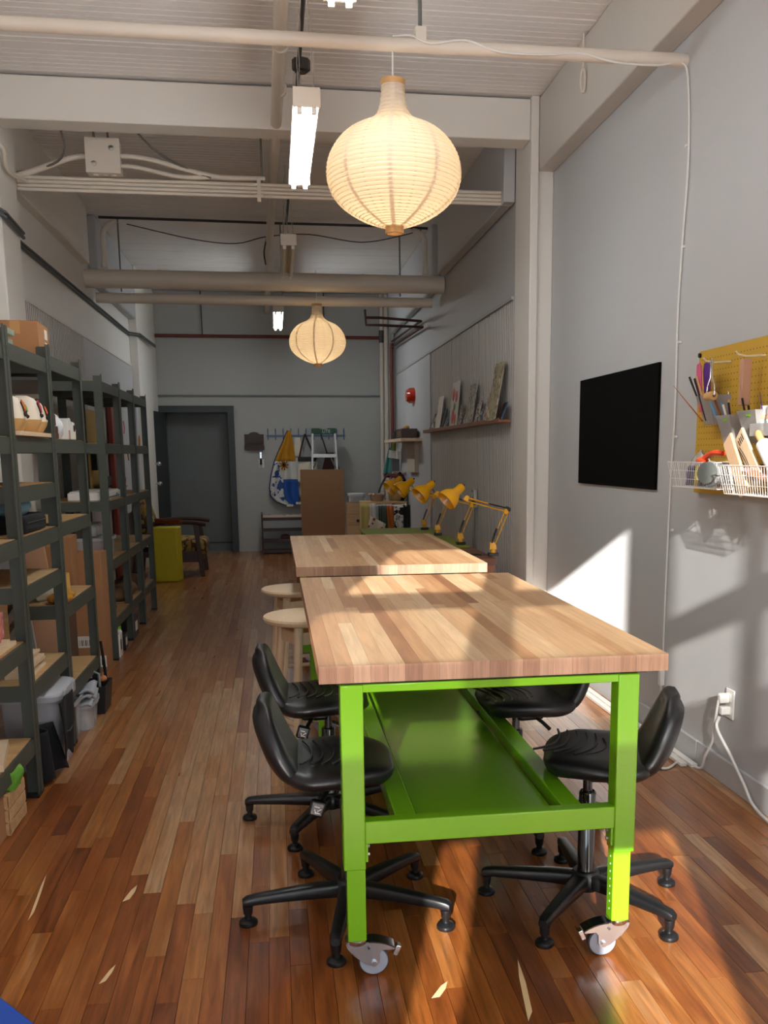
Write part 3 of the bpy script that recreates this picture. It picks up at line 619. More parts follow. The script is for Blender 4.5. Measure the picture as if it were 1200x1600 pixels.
swivel_chair('black swivel chair beside the wall with the cables, its base in the sun patch', .912, 2.725, PI-.30, 2.769)
swivel_chair('black swivel chair deep under the near table on the bare wall side', .86, 3.42, PI+.1, -1.536)

# ================================================================== stools
def stool(label, x, y, z, a0):
    t = thing('wooden_stool', label, 'stool', (x, y, 0), a0, 'pale round stools')
    MB().lathe([(.001,z-.034),(.175,z-.034),(.196,z-.026),(.203,z-.012),(.200,z-.003),(.194,z),(.001,z)], 40).build('seat', PALEW, t)
    tops = []; feet = []
    for k in range(4):
        a = k*PI/2; p0 = (.125*math.cos(a),.125*math.sin(a),z-.034); p1 = (.19*math.cos(a),.19*math.sin(a),0); tops.append(p0); feet.append(p1)
        MB().tube([p0,p1],[.021,.016],14).build('leg', PALEW, t)
    at = lambda k, h: tuple(Vector(feet[k]).lerp(Vector(tops[k]), h))
    for k in range(4):
        MB().bar(at(k,.91), at((k+1)%4,.91), .02, .055).build('apron', PALEW, t, bevel=.002)
        h = .38 if k % 2 else .30; MB().tube([at(k,h), at((k+1)%4,h)], .010, 10).build('stretcher', PALEW, t)
stool('pale round wooden stool standing closer to the black chairs', .128, 4.36, .67, 2.75)
stool('pale round wooden stool farther along, beside the far table', .105, 5.42, .65, 2.6)

# ================================================================== benches with desk lamps
bn = thing('wooden_bench', 'low reddish brown wooden bench behind the far table', 'bench', (.795,6.8,0))
for k in range(9): 
    m = MB(); m.t = random.uniform(.15,.9); m.box(-.665,.665,-.40+k*.089,-.40+(k+1)*.089-.001,.635,.68); m.build('bench_board', BROWNW, bn, smooth=0)
for sx in (-1,1):
    for sy in (-1,1): MB().box(sx*.62-.04,sx*.62+.04,sy*.35-.04,sy*.35+.04,0,.635).build('leg', BROWNW, bn, bevel=.003)
box(-.60,.60,-.37,-.34,.55,.635).build('apron', BROWNW, bn); box(-.60,.60,.34,.37,.55,.635).build('apron', BROWNW, bn)
ln = thing('lime_bench', 'low lime green metal bench with yellow desk lamps clamped on it', 'bench', (1.12,8.3,0))
box(-.34,.34,-.98,.98,.655,.68).build('top_panel', pm('lime_olive','#93a62a',rough=.45), ln, bevel=.004)
for sx in (-1,1):
    for sy in (-1,1): box(sx*.30-.025,sx*.30+.025,sy*.93-.025,sy*.93+.025,0,.655).build('leg', LIME, ln, bevel=.003)
for sx in (-1,1): box(sx*.30-.02,sx*.30+.02,-.9,.9,.60,.655).build('side_rail', LIME, ln)
def desk_lamp(label, x, y, z, turn=0, s=1.0, head=(-.36,0,.41), lift=0):
    t = thing('desk_lamp', label, 'lamp', (x, y, z), turn, 'yellow clamp desk lamps')
    MB().box(-.035,.035,-.025,.025,.0,.022).build('clamp', BLACKP, t, bevel=.003)
    bs = MB().cyl((0,0,.022),(0,0,.05),.018).build('swivel_base', YEL, t)
    MB().prism([(-.028,.045),(.026,.045),(.020,.075),(.0,.10),(-.024,.095)], 'y', -.011, .011).build('base_plate', YEL, t, bevel=.003)
    e = Vector((.095*s,0,.315*s+lift)); q = Vector((-.195*s,0,.395*s+lift))
    for i, (dx, dz) in enumerate(((-.014,.006),(.012,-.004))):
        MB().tube([(dx,0,.085+dz),(e.x+dx,0,e.z-.01)], .0045, 8).build('lower_arm', YEL, t)
        MB().tube([(e.x-.005,0,e.z+(.010 if i else -.012)),(q.x,0,q.z+(.010 if i else -.014))], .0045, 8).build('upper_arm', YEL, t)
    for sy in (-1,1):
        MB().tube([(-.012,sy*.010,.09),(.025*s,sy*.010,.09+.10*s)], .0055, 8).build('spring', BLACKP, t)
        MB().tube([(e.x,sy*.010,e.z+.012),(e.x-.13*s,sy*.010,e.z+.045*s)], .0055, 8).build('spring', BLACKP, t)
    MB().prism([(e.x-.026,e.z-.022),(e.x-.006,e.z-.034),(e.x+.018,e.z-.006),(e.x+.016,e.z+.016),(e.x-.012,e.z+.024)], 'y', -.010, .010).build('elbow_plate', YEL, t, bevel=.004)
    MB().prism([(e.x+.010,e.z-.012),(e.x+.024,e.z-.010),(e.x+.024,e.z+.014),(e.x,e.z+.026),(e.x-.012,e.z+.022)], 'y', -.013, .013).build('elbow_cap', BLACKP, t, bevel=.003)
    MB().prism([(q.x-.022,q.z-.004),(q.x+.016,q.z-.024),(q.x+.026,q.z+.018),(q.x+.004,q.z+.024)], 'y', -.010, .010).build('wrist_plate', YEL, t, bevel=.003)
    d = Vector((-.74,-.22,-.60)).normalized(); hc = q+Vector((-.055,0,.055))
    m = MB(); m.M = Matrix.Translation(hc) @ d.to_track_quat('Z','Y').to_matrix().to_4x4()
    m.lathe([(.001,-.052),(.022,-.050),(.030,-.042),(.031,.012),(.036,.022),(.052,.040),(.067,.066),(.074,.095),(.0755,.112),(.0725,.112),(.064,.068),(.048,.042),(.001,.03)], 30); sh = m.build('lamp_shade', YEL, t, smooth=50)
    m2 = MB(); m2.M = m.M; m2.ball((0,0,.066),.026,12); m2.build('bulb', pm('bulb_glass','#e9e4d8',rough=.2), sh)
    m3 = MB(); m3.M = m.M; m3.cyl((0,0,-.064),(0,0,-.05),.008,n=8); m3.build('switch', BLACKP, sh)
    MB().tube([tuple(q), tuple(q+Vector((-.022,0,.028))), tuple(hc-d*.01)], .005, 8).build('head_link', CHROME, t)
    return t
desk_lamp('yellow desk lamp at the end of the brown bench, next to the pillar', 1.475, 6.56, .68)
desk_lamp('yellow desk lamp second from the pillar, head half behind the first', 1.415, 7.45, .68, .05)
desk_lamp('yellow desk lamp third from the pillar, arm reaching to the cart', 1.385, 8.35, .68, -.12)
desk_lamp('yellow desk lamp farthest from the pillar, head in front of the fabric cart', 1.365, 9.0, .68, .0)
tag(MB().tube(spline([(1.40,6.6,.686),(1.33,6.66,.686),(1.30,6.75,.686),(1.22,6.72,.686),(1.15,6.85,.686)],5), .004, 6).build('lamp_cable', BLACKP), 'black cable lying on the brown bench by the nearest yellow lamp', 'cable')
# ================================================================== steel shelving
def shelf_unit(label, xf, depth, y0, y1, levels, h, seed, bh=.066):
    rnd = random.Random(seed); xb = xf-depth; t = thing('shelving_unit', label, 'shelves', ((xf+xb)/2, (y0+y1)/2, 0), 0, 'dark green steel shelving')
    ox, oy = (xf+xb)/2, (y0+y1)/2; X0, X1, Y0, Y1 = xb-ox, xf-ox, y0-oy, y1-oy; w = .036; g = .003
    for xx, sx in ((X1,-1),(X0,1)):
        for yy, sy in ((Y0,1),(Y1,-1)):
            poly = [(xx,yy),(xx+sx*w*1.4,yy),(xx+sx*w*1.4,yy+sy*g),(xx+sx*g,yy+sy*g),(xx+sx*g,yy+sy*w),(xx,yy+sy*w)]
            p = MB().prism(poly, 'z', .012, h-.012).build('post', STEELG, t, smooth=0)
            MB().box(min(xx-.001,xx+sx*w*1.42),max(xx+.001,xx+sx*w*1.42),min(yy-.0005,yy+sy*w*1.04),max(yy+.0005,yy+sy*w*1.04),0,.014).build('post_foot', BLACKP, p)
            MB().prism([(yy+sy*a,b) for a,b in ((0,h-.014),(w,h-.014),(w,h-.006),(w*.75,h),(w*.25,h),(0,h-.006))], 'x', xx, xx+sx*g).build('post_tip', STEELG, p, smooth=0)
            hs = MB()
            for lv in levels:
                for dz in (-.02,-.05): hs.box(xx-sx*.0004-.0003,xx-sx*.0004+.0003,yy+sy*.012,yy+sy*.017,lv+dz-.008,lv+dz+.006)
            hs.build('rivet_slots', BLACKP, p, smooth=0)
    for lv in levels:
        for xx, sx in ((X1,-1),(X0,1)): box(min(xx+sx*.004,xx+sx*.016),max(xx+sx*.004,xx+sx*.016),Y0+.006,Y1-.006,lv-bh,lv-.002).build('front_beam' if sx < 0 else 'back_beam', STEELG, t, smooth=0)
        for yy, sy in ((Y0,1),(Y1,-1)): box(X0+.02,X1-.02,min(yy+sy*.004,yy+sy*.016),max(yy+sy*.004,yy+sy*.016),lv-bh,lv-.002).build('end_beam', STEELG, t, smooth=0)
        m = MB(); m.t = rnd.uniform(.2,.9); m.box(X0+.018,X1-.0165,Y0+.018,Y1-.018,lv-.014,lv+.001); m.build('shelf_board', PLY, t, smooth=0)
        box(X0+.06,X1-.06,-.02,.02,lv-.036,lv-.0145).build('cross_bar', STEELG, t, smooth=0)
D = .43
shelf_unit('green steel shelving unit at the near end, cut by the photo edge', -1.0, D, 3.30, 4.032, (1.81,1.455,1.06,.65,.25), 1.875, 1)
shelf_unit('green steel shelving unit holding the painted birdhouses', -1.0, D, 4.042, 4.755, (1.815,1.46,1.262,1.06,.862,.46), 1.875, 2)
shelf_unit('green steel shelving unit with the mustard cloths, last before the cardboard boxes', -1.0, D, 4.765, 5.53, (1.835,1.46,1.07,.68,.285), 1.88, 3)
shelf_unit('green steel shelving unit beyond the cardboard boxes, white machine on it', -1.1, D, 6.75, 7.52, (1.862,1.46,1.08,.68,.28), 1.905, 4)
shelf_unit('green steel shelving unit second after the cardboard boxes, kraft bundles low down', -1.1, D, 7.53, 8.24, (1.862,1.46,1.08,.68,.28), 1.905, 5)
shelf_unit('green steel shelving unit at the far end beside the yellow box', -1.1, D, 8.25, 9.03, (1.862,1.46,1.08,.68,.28), 1.905, 6)

TAN = pm('tan_wood_paint','#d3a96c',rough=.6,var=.06); CREAM = pm('cream_paint','#eee3cf',rough=.55,var=.03); INK = pm('ink_black','#1b1416',rough=.6)
# items on the top shelves
gp = thing('metal_panel_stack', 'pale green folded metal parts on top of the shelving', 'metal parts', (-1.16,4.42,1.8165))
for k, (dx, dy, w, l) in enumerate(((0,.04,.14,.36),(-.02,.0,.15,.34),(.01,-.03,.13,.30))): box(dx-w/2,dx+w/2,dy-l/2,dy+l/2,k*.034,k*.034+.027).build('metal_tray', pm('sage_metal','#8d9a8c',rough=.4), gp, bevel=.004)
def carton(name, label, c, d, rz=0, mat=None, flaps=False, tape=True, cat='box', group=None):
    t = thing(name, label, cat, c, rz, group); mat = mat or KRAFT
    box(-d[0]/2,d[0]/2,-d[1]/2,d[1]/2,0,d[2]-.003).build('carton_body', mat, t, bevel=.003)
    for s in (-1,1): box(min(0,s*d[0]/2)+.001,max(0,s*d[0]/2)-.001,-d[1]/2+.001,d[1]/2-.001,d[2]-.003,d[2]).build('top_flap', mat, t)
    if tape: box(-.022,.022,-d[1]/2-.0006,-d[1]/2,d[2]-.06,d[2]).box(-.022,.022,-d[1]/2,d[1]/2,d[2],d[2]+.0006).build('packing_tape', pm('tape','#b98a57',rough=.25), t)
    return t
cb_ = carton('cardboard_box', 'small brown cardboard box on top of the shelving with white stickers', (-1.16,4.98,1.8365), (.20,.28,.155), .05)
for z in (.03,.09): box(.1003,.101,.02,.09,z,z+.045).build('sticker', PAPERW, cb_)
# painted birdhouses in a row
def birdhouse(label, x, y, z, s, flower, petals, rz=0):
    t = thing('birdhouse', label, 'ornament', (x, y, z), rz, 'painted wooden birdhouses')
    R = lambda a, z: [(a*math.copysign(abs(math.cos(q))**.6,math.cos(q)), a*.85*math.copysign(abs(math.sin(q))**.6,math.sin(q)), z) for q in [2*PI*i/20+PI/20 for i in range(20)]]
    MB().loft([R(.040*s,0),R(.046*s,.004),R(.062*s,.032*s),R(.066*s,.048*s)]).build('tan_base', TAN, t, smooth=60)
    up = MB().loft([R(.066*s,.048*s),R(.067*s,.055*s),R(.058*s,.10*s),R(.044*s,.128*s),R(.020*s,.140*s)]).build('white_top', CREAM, t, smooth=60)
    # flat painted marks follow the sloping face towards the aisle
    m = MB(); m.M = Matrix.Translation((.0605*s,.022*s,.100*s)) @ Matrix.Rotation(PI/2-.28,4,'Y'); m.lathe([(.001,.0015),(.017*s,.0015),(.017*s,-.006),(.001,-.006)],14); m.build('painted_flower', pm('fl_'+flower[1:],flower,rough=.6), up)
    for k in range(petals):
        a = 2*PI*k/petals; m2 = MB(); m2.M = m.M; m2.ball((.019*s*math.cos(a),.019*s*math.sin(a),-.002),.0065*s,8,(1,1,.6)); m2.build('painted_petal', MATS['fl_'+flower[1:]], up)
    MB().tube([(.062*s,-.030*s,.112*s),(.066*s,-.018*s,.092*s),(.069*s,-.004*s,.068*s)], .0035, 6).build('painted_stroke', INK, up)
    m = MB(); m.ball((.069*s,.0,.064*s),.0085*s,10); m.build('painted_dot', INK, up)
tag(box(-1.10,-.985,4.10,4.64,1.4615,1.479).build('wooden_plank', PALEW, bevel=.001), 'pale board under the painted birdhouses', 'board')
birdhouse('painted birdhouse with an orange star flower, closest to the photo edge', -1.045,4.155,1.4795,1.0,'#d2692a',6)
birdhouse('painted birdhouse with a green ring, second in the row', -1.06,4.27,1.4795,.95,'#7d9a55',0)
birdhouse('painted birdhouse with a pink red flower, third in the row', -1.045,4.41,1.4795,1.08,'#bb3443',4)
birdhouse('painted birdhouse with a plain orange spot, last in the row', -1.05,4.565,1.4795,1.0,'#e0602a',0)
ft = thing('framed_tray', 'grey round-cornered frame with dark edge leaning behind the birdhouses', 'frame', (-1.24,5.20,1.461))
rr = []
for cx_, cz_, a in ((.10,.27,0),(-.10,.27,PI/2),(-.10,.04,PI),(.10,.04,1.5*PI)):
    rr += [(cx_+.035*math.cos(a+PI/2*i/5), cz_+.035*math.sin(a+PI/2*i/5)) for i in range(6)]
def frame_ring(o, i, y0, y1):
    n = len(o); vs = [(a,y0,b) for a,b in o]+[(a,y0,b) for a,b in i]+[(a,y1,b) for a,b in o]+[(a,y1,b) for a,b in i]; fs = []
    for k in range(n):
        j = (k+1)%n; fs += [(k,j,n+j,n+k),(2*n+k,3*n+k,3*n+j,2*n+j),(k,2*n+k,2*n+j,j),(n+k,n+j,3*n+j,3*n+k)]
    return MB()._add(vs, fs)
inn = [(a*.86, .155+(b-.155)*.90) for a, b in rr]
frame_ring(rr, inn, -.012, .006).build('frame_rim', pm('blue_grey','#7f8b8c',rough=.5), ft, smooth=0); frame_ring([(a*1.04,.155+(b-.155)*1.03) for a,b in rr], rr, -.010, .012).build('dark_edge', DARKW, ft, smooth=0)
MB().prism(inn,'y',.0,.004).build('back_panel', pm('taupe','#6f675e',rough=.7), ft, smooth=0); box(-.11,.11,-.010,-.001,.20,.222).build('cross_slat', pm('pale_slat','#b2aea2',rough=.6), ft)
# second unit, eye level
AMB = pm('amber_jar','#5c3418',rough=.15,coat=.6)
def jar(name, label, x, y, z, r, h, body, lid, cat='jar', group=None):
    t = thing(name, label, cat, (x,y,z), 0, group); MB().lathe([(.001,0),(r*.92,0),(r,.006),(r,h*.78),(r*.8,h*.86),(r*.8,h*.9),(.001,h*.9)],18).build('jar_body', body, t); MB().lathe([(.001,h*.88),(r*.88,h*.88),(r*.88,h),(.001,h)],18).build('jar_lid', lid, t); return t
for k, (z, d, lab) in enumerate(((1.461,(.10,.12,.03),'lower'),(1.492,(.10,.11,.026),'upper'))):
    carton('small_carton', lab+' flat brown carton under the amber jar', (-1.06,4.86,z), d, 0, pm('brown_card','#5b3320',rough=.6), tape=False)
jar('amber_jar', 'wide amber brown jar with a pale rim on two small cartons', -1.06,4.86,1.5185,.052,.065,AMB,pm('pale_lid','#b5aea2',rough=.4))
bg_ = thing('plastic_bag', 'crumpled white plastic bag beside the white milk carton shaped box', 'bag', (-1.065,5.05,1.461))
def blob(rx, ry, h, n=22, seed=0, crease=.14):
    r_ = random.Random(seed); ph = [r_.uniform(0,6.28) for _ in range(6)]; R = []
    for i in range(10):
        u = i/9; pr = math.sin(PI*min(1,u*.86+.14))**.55
        R.append([(rx*pr*(1+crease*math.sin(3*a+ph[0]+u*3)+crease*.6*math.sin(7*a+ph[1]-u*5))*math.cos(a), ry*pr*(1+crease*math.sin(4*a+ph[2]-u*2)+crease*.5*math.sin(9*a+ph[3]))*math.sin(a), h*u*(1+.05*math.sin(2*a+ph[4])*u)) for a in [2*PI*k/n for k in range(n)]])
    return MB().loft(R)
blob(.05,.055,.125,seed=4).build('bag_body', pm('white_bag','#d9dbdc',rough=.45,bump=.2), bg_, smooth=50)
wb = thing('white_carton', 'white gable-topped carton with a small label on the shelf', 'box', (-1.06,5.20,1.461))
MB().prism([(-.06,0),(.06,0),(.06,.075),(.0,.105),(-.06,.09)],'x',-.05,.05).build('carton_body', WHITEP, wb, bevel=.002); box(.0502,.051,-.05,-.012,.0,.045).build('label', pm('tan_label','#b08c6c',rough=.6), wb)
sb = thing('tag_house', 'little cream wooden house shape with a black hole', 'ornament', (-1.02,5.30,1.461))
MB().prism([(-.042,0),(.042,0),(.045,.052),(.02,.085),(-.012,.09),(-.045,.055)],'x',-.008,.008).build('house_plate', CREAM, sb, bevel=.003); MB().tube([(.009+.0,.012*math.cos(a),.058+.014*math.sin(a)) for a in [2*PI*i/12 for i in range(12)]],.004,6,closed=True).build('black_ring', INK, sb)
# wooden figure and small board, middle of second unit
fg = thing('wooden_figure', 'slim tan wooden figure standing on a small block', 'figure', (-1.20,4.16,1.263))
box(-.05,.05,-.04,.045,0,.028).build('block', TAN, fg, bevel=.002); MB().prism([(-.026,.028),(.024,.028),(.016,.08),(.022,.13),(.0,.165),(-.03,.165),(-.03,.08)],'x',-.012,.012).build('figure_body', pm('peach_wood','#cf9d79',rough=.6), fg, bevel=.004)
# case, pouches below
bc = thing('black_case', 'black soft zip case lying on the shelf under a blue pouch', 'case', (-1.12,4.40,1.061))
box(-.12,.10,-.19,.19,0,.075).build('case_body', BLACKC, bc, bevel=.02); MB().tube([(.101,-.17,.045),(.101,.17,.045)],.0025,6).build('zipper', DKMETAL, bc)
bp_ = thing('blue_pouch', 'slouchy blue and silver pouch on top of the black case', 'pouch', (-1.11,4.33,1.1365)); blob(.085,.13,.085,seed=9,crease=.06).build('pouch_body', pm('blue_fabric','#6f97ab',rough=.5,bump=.2), bp_, smooth=50)
box(-.05,.05,-.085,.085,.08,.086).build('pouch_flap', pm('silver_fabric','#b9bdc6',rough=.5), bp_, bevel=.002)
lb = thing('lilac_box', 'pale lilac carton standing behind the blue pouch', 'box', (-1.22,4.62,1.061)); box(-.05,.05,-.06,.06,0,.165).build('carton_body', pm('lilac','#bdb6d6',rough=.6), lb, bevel=.002); box(.0502,.0508,-.03,.0,.09,.097).build('dark_mark', INK, lb)
tb = thing('tape_dispenser', 'white plastic dispenser beside the black case', 'dispenser', (-1.20,4.71-.02,1.061)); tb.location.y = 4.70
MB().prism([(-.03,0),(.025,0),(.025,.09),(.012,.11),(-.03,.11)],'x',-.03,.09).build('shell', WHITEP, tb, bevel=.004)
# terracotta pots
for k, y in enumerate((4.12,4.235)):
    p = thing('terracotta_pot', ('first','second')[k]+' small round terracotta pot on the shelf under the black case', 'pot', (-1.32+.05*k,y,.863), 0, 'terracotta pots')
    MB().lathe([(.001,0),(.034,0),(.05,.03),(.052,.05),(.040,.078),(.036,.084),(.030,.084),(.030,.07),(.001,.07)],22).build('pot_body', pm('terracotta','#b5694a',rough=.75), p); MB().ball((0,0,.086),.022,10,(1,1,.7)).build('plant_tuft', pm('dry_pink','#c99a98',rough=.9), p)
# near unit
pc = thing('brush_pot', 'tan painted pot with coloured drips, partly cut by the photo edge', 'pot', (-1.12,3.86,1.061)); MB().lathe([(.001,0),(.05,0),(.058,.03),(.055,.13),(.05,.135),(.045,.13),(.001,.12)],20).build('pot_body', pattern('drip_paint',[(0,'#d8a978'),(.52,'#a03a26'),(.58,'#d8a978'),(.66,'#2b2220'),(.70,'#d9b38a')],9,kind='noise',stretch=(1,1,.35)), pc)
for a in range(4): MB().cyl((.02*math.cos(a*1.6),.02*math.sin(a*1.6),.1),(.04*math.cos(a*1.6),.035*math.sin(a*1.6),.21),.004,n=6).build('brush', INK if a % 2 else TAN, pc)
pb = thing('painted_pot', 'small tan pot with a red flower, on the upper shelf by the photo edge', 'pot', (-1.10,3.88,1.263-.0)); pb.location.z = 1.0615; pb.location.y = 3.62
MB().lathe([(.001,0),(.045,0),(.055,.05),(.05,.12),(.001,.12)],18).build('pot_body', TAN, pb); MB().ball((.052,.01,.06),.012,8,(.4,1,1)).build('painted_flower', pm('fl_red','#b5342c',rough=.6), pb)
for k, (y, dx) in enumerate(((3.78,0),(3.90,-.015))):
    fb = thing('floral_box', ('first','second')[k]+' small pink floral box on pale boards by the photo edge', 'box', (-1.09+dx,y,.6815), .1*k, 'pink floral boxes'); box(-.04,.04,-.05,.05,0,.10).build('box_body', pattern('floral_print',[(0,'#c9cbd6'),(.25,'#cf8f86'),(.5,'#c96f66')],38), fb, bevel=.003); box(-.041,.041,-.051,.051,.085,.102).build('box_lid', pm('rose','#c58079',rough=.6), fb, bevel=.002)
for k in range(2): tag(box(-1.20+.01*k,-1.03-.01*k,3.55,3.96-.05*k,.651+.0155*k,.666+.0145*k).build('pale_board', PALEW, bevel=.001), ('lower','upper')[k]+' pale board under the pink floral boxes', 'board', 'boards under the floral boxes')
tag(MB().cbox((-1.12,3.72,.266),(.16,.34,.028),.2).build('pale_board', PALEW, bevel=.001), 'single pale board lying on the lowest near shelf', 'board')
# stack of cut slats
for k in range(7):
    o = MB().cbox((-1.10+random.uniform(-.012,.012),4.30+random.uniform(-.02,.02),.468+k*.0125),(.11,.30-.02*k,.0118),random.uniform(-.05,.05)).build('wooden_batten', PALEW, bevel=.0008)
    tag(o, ['lowest','second lowest','third lowest','middle','third from top','second from top','topmost'][k]+' thin pale batten of the stack beside the slatted crate', 'batten', 'stack of pale battens')
cs = thing('slatted_crate', 'yellowish wooden crate with slanted grey slats behind the stack of slats', 'crate', (-1.27,4.50,.461))
box(-.10,.10,.10,.115,0,.33).box(-.10,.10,-.115,-.10,0,.33).box(-.10,-.09,-.1,.1,0,.33).build('crate_sides', PINE, cs)
for k in range(4): MB().bar((.085,-.09,.04+k*.085),(.085,.09,.075+k*.085),.02,.045).build('slat', pm('slat_grey','#6d6863',rough=.6), cs)
# mustard cloths, bag, toy block on the second unit's third shelf
for k, (x, y, r) in enumerate(((-1.05,4.86,.06),(-1.06,5.0,.052))):
    mc = thing('mustard_cloth', ('first','second')[k]+' crumpled mustard cloth on the shelf by the white bag', 'cloth', (x,y,.681), 0, 'mustard cloths'); blob(r,r*1.15,.05,seed=20+k,crease=.1).build('cloth_body', pm('mustard','#a9741d',rough=.9,bump=.3), mc, smooth=50)
wg = thing('plastic_bag', 'white translucent bag slumped behind the mustard cloths', 'bag', (-1.15,5.0,.681)); blob(.075,.12,.13,seed=31).build('bag_body', pm('white_bag2','#d8d2c0',rough=.5,bump=.2), wg, smooth=50)
ty = thing('wooden_toy', 'yellow wooden toy block with round knob on the shelf edge', 'toy', (-1.13,5.23,.681)); box(-.05,.05,-.07,.05,0,.10).build('block', pm('honey_wood','#d8ab58',rough=.5), ty, bevel=.006); MB().ball((.0,.075,.07),.032,12,(1,1,1.5)).build('knob', MATS['honey_wood'], ty)
# floor clutter under the shelves
def tub(label, x, y, w, d, h, rz=0, col=(.86,.87,.9), lid=True, z=0):
    t = thing('plastic_tub', label, 'tub', (x,y,z), rz); M_ = clear('tub_clear', col, .62, .2)
    R = lambda a, b, zz: [(a*math.copysign(abs(math.cos(q))**.35,math.cos(q)), b*math.copysign(abs(math.sin(q))**.35,math.sin(q)), zz) for q in [2*PI*i/28 for i in range(28)]]
    MB().loft([R(w*.44,d*.44,0),R(w*.5,d*.5,h)],cap=False)._add([], []).build('tub_wall', M_, t); MB().loft([R(w*.43,d*.43,.002),R(w*.44,d*.44,.006)]).build('tub_bottom', M_, t)
    MB().loft([R(w*.5,d*.5,h),R(w*.53,d*.53,h),R(w*.53,d*.53,h-.02),R(w*.505,d*.505,h-.02)],cap=False).build('tub_rim', pm('tub_rim','#a9abae',rough=.4), t)
    if lid:
        MB().loft([R(w*.535,d*.535,h+.001),R(w*.535,d*.535,h+.012),R(w*.47,d*.47,h+.02)]).build('tub_lid', clear('lid_clear',(.8,.82,.86),.3,.2), t)
        for s in (-1,1): MB().cbox((w*.54,s*d*.25,h-.01),(.012,.05,.05)).build('lid_clip', MATS['tub_rim'], t, bevel=.003)
    return t
t1 = tub('tall clear plastic tub with clip lid, black bag hanging on it', -1.10,4.50,.26,.36,.34); box(-.09,.09,-.13,.13,.01,.16).build('tub_contents', BLACKC, t1, bevel=.02)
dr = thing('black_bag', 'black fabric bag hanging over the front of the clear tub', 'bag', (-.935,4.36,0))
MB().grid(lambda u,v: (.006*math.sin(9*v+2*u)-.012+.02*u*(1-u), (v-.5)*(.26-.05*u), .335-.235*u-.035*u*math.sin(6*v+.6)**2),14,18).build('bag_panel', BLACKC, dr, smooth=60, solid=.006)
MB().tube([(-.01,-.10,.20),(.0,-.02,.185),(.0,.05,.19),(-.01,.10,.20)],.004,6).build('handle_seam', pm('grey_stitch','#3a3a40',rough=.8), dr)
tub('second clear plastic tub standing behind the black bag', -1.12,4.90,.24,.30,.20,0,lid=False)
lt = thing('lid_stack', 'stack of folded grey plastic sheets leaning out above a clear tub', 'plastic sheets', (-1.02,5.06,.0))
for k, (z, a, w) in enumerate(((.145,.25,.20),(.175,.35,.21),(.205,.42,.20))): MB().grid(lambda u,v: ((u-.5)*.13, (v-.5)*w, z+.02*math.sin(6*v+k)*u-.035*(u-.5)+.012*math.sin(9*u)),8,10).build('folded_sheet', pm('grey_sheet','#a9adb4',rough=.45), lt, smooth=60, solid=.012)
tub('clear plastic tub with pale papers under the folded sheets', -1.06,5.10,.20,.26,.14,0,lid=False)
tag(blob(.07,.09,.10,seed=41).build('paper_wad', PAPERW, smooth=50), 'crumpled pale paper inside the clear tub under the sheets', 'paper').location = (-1.06,5.10,.008)
bb = thing('black_bin', 'black tapered plastic bin at the end of the near shelving', 'bin', (-1.03,5.41,0)); RB = lambda a,b,z: [(-a,-b,z),(a,-b,z),(a,b,z),(-a,b,z)]
MB().loft([RB(.075,.10,0),RB(.09,.115,.155),RB(.085,.11,.155),RB(.072,.095,.02)]).build('bin_wall', pm('bin_black','#141215',rough=.5), bb, smooth=0)
frx = MB().tube([(x_,y_,z_) for x_,y_,z_ in ((-.02,-.06,.12),(-.02,-.06,.215),(.02,-.06,.23),(.05,-.06,.215),(.05,-.06,.12))],.008,8).build('grey_frame', pm('tool_grey','#7d807f',rough=.4), bb); MB().ball((.05,.05,.165),.022,10,(1,1.4,.8)).build('orange_handle', pm('orange_plastic','#c4754a',rough=.5), bb)
tag(MB().tube([(-.975,5.548,.06),(-.978,5.546,.14),(-.985,5.544,.25),(-.995,5.543,.36)],[.012,.009,.008,.007],10).build('black_strap', BLACKC), 'black strap hanging down beside the last near post', 'strap')
cl = MB().grid(lambda u,v: (-1.015+.03*math.sin(7*v)+.05*u*(v), 4.10+.20*v+.02*u, .24-.225*u+.012*math.sin(9*v)*u),10,14).build('black_cloth', BLACKC, smooth=60, solid=.006); tag(cl, 'black cloth drooping to the floor behind the first steel post', 'cloth')
cr = thing('wooden_crate', 'low wooden crate on the floor under the near shelving', 'crate', (-1.12,3.70,0))
for k in range(3): box(-.11,.11,-.125,-.113,.008+k*.05,.05+k*.05).build('crate_slat', PINE, cr); 
for k in range(3): box(-.11,.11,.113,.125,.008+k*.05,.05+k*.05).build('crate_slat', PINE, cr)
for s in (-1,1):
    for k in range(3): box(s*.11-.006,s*.11+.006,-.112,.112,.008+k*.05,.05+k*.05).build('crate_slat', PINE, cr)
    for q in (-1,1): box(s*.10-.012,s*.10+.012,q*.10-.012,q*.10+.012,0,.16).build('crate_corner', PINE, cr)
box(-.10,.10,-.11,.11,.004,.010).build('crate_bottom', PINE, cr)
gc = MB().grid(lambda u,v: (-1.045+.075*v+.01*math.sin(5*u), 3.62+.03*u+.02*v, .215-.085*u+.035*v+.01*math.sin(8*v)),8,10).build('green_cloth', pm('leaf_green','#6fae3b',rough=.7,bump=.2), smooth=60, solid=.004); tag(gc, 'bright green cloth corner hanging out of the low crate', 'cloth')
carton('cardboard_box', 'brown cardboard box on the floor at the photo edge below the lowest shelf', (-1.12,3.50,0), (.20,.26,.16), .0)
yl = thing('green_bottle', 'olive green bottle on its side under the last near shelf board', 'bottle', (-1.30,4.93,.2865)); m = MB(); m.M = Matrix.Translation((0,0,.032)) @ Matrix.Rotation(PI/2,4,'X'); m.lathe([(.001,-.09),(.03,-.09),(.032,-.08),(.032,.05),(.012,.08),(.012,.10),(.001,.10)],16); m.build('bottle_body', pm('olive_glass','#7d8c20',rough=.2), yl)
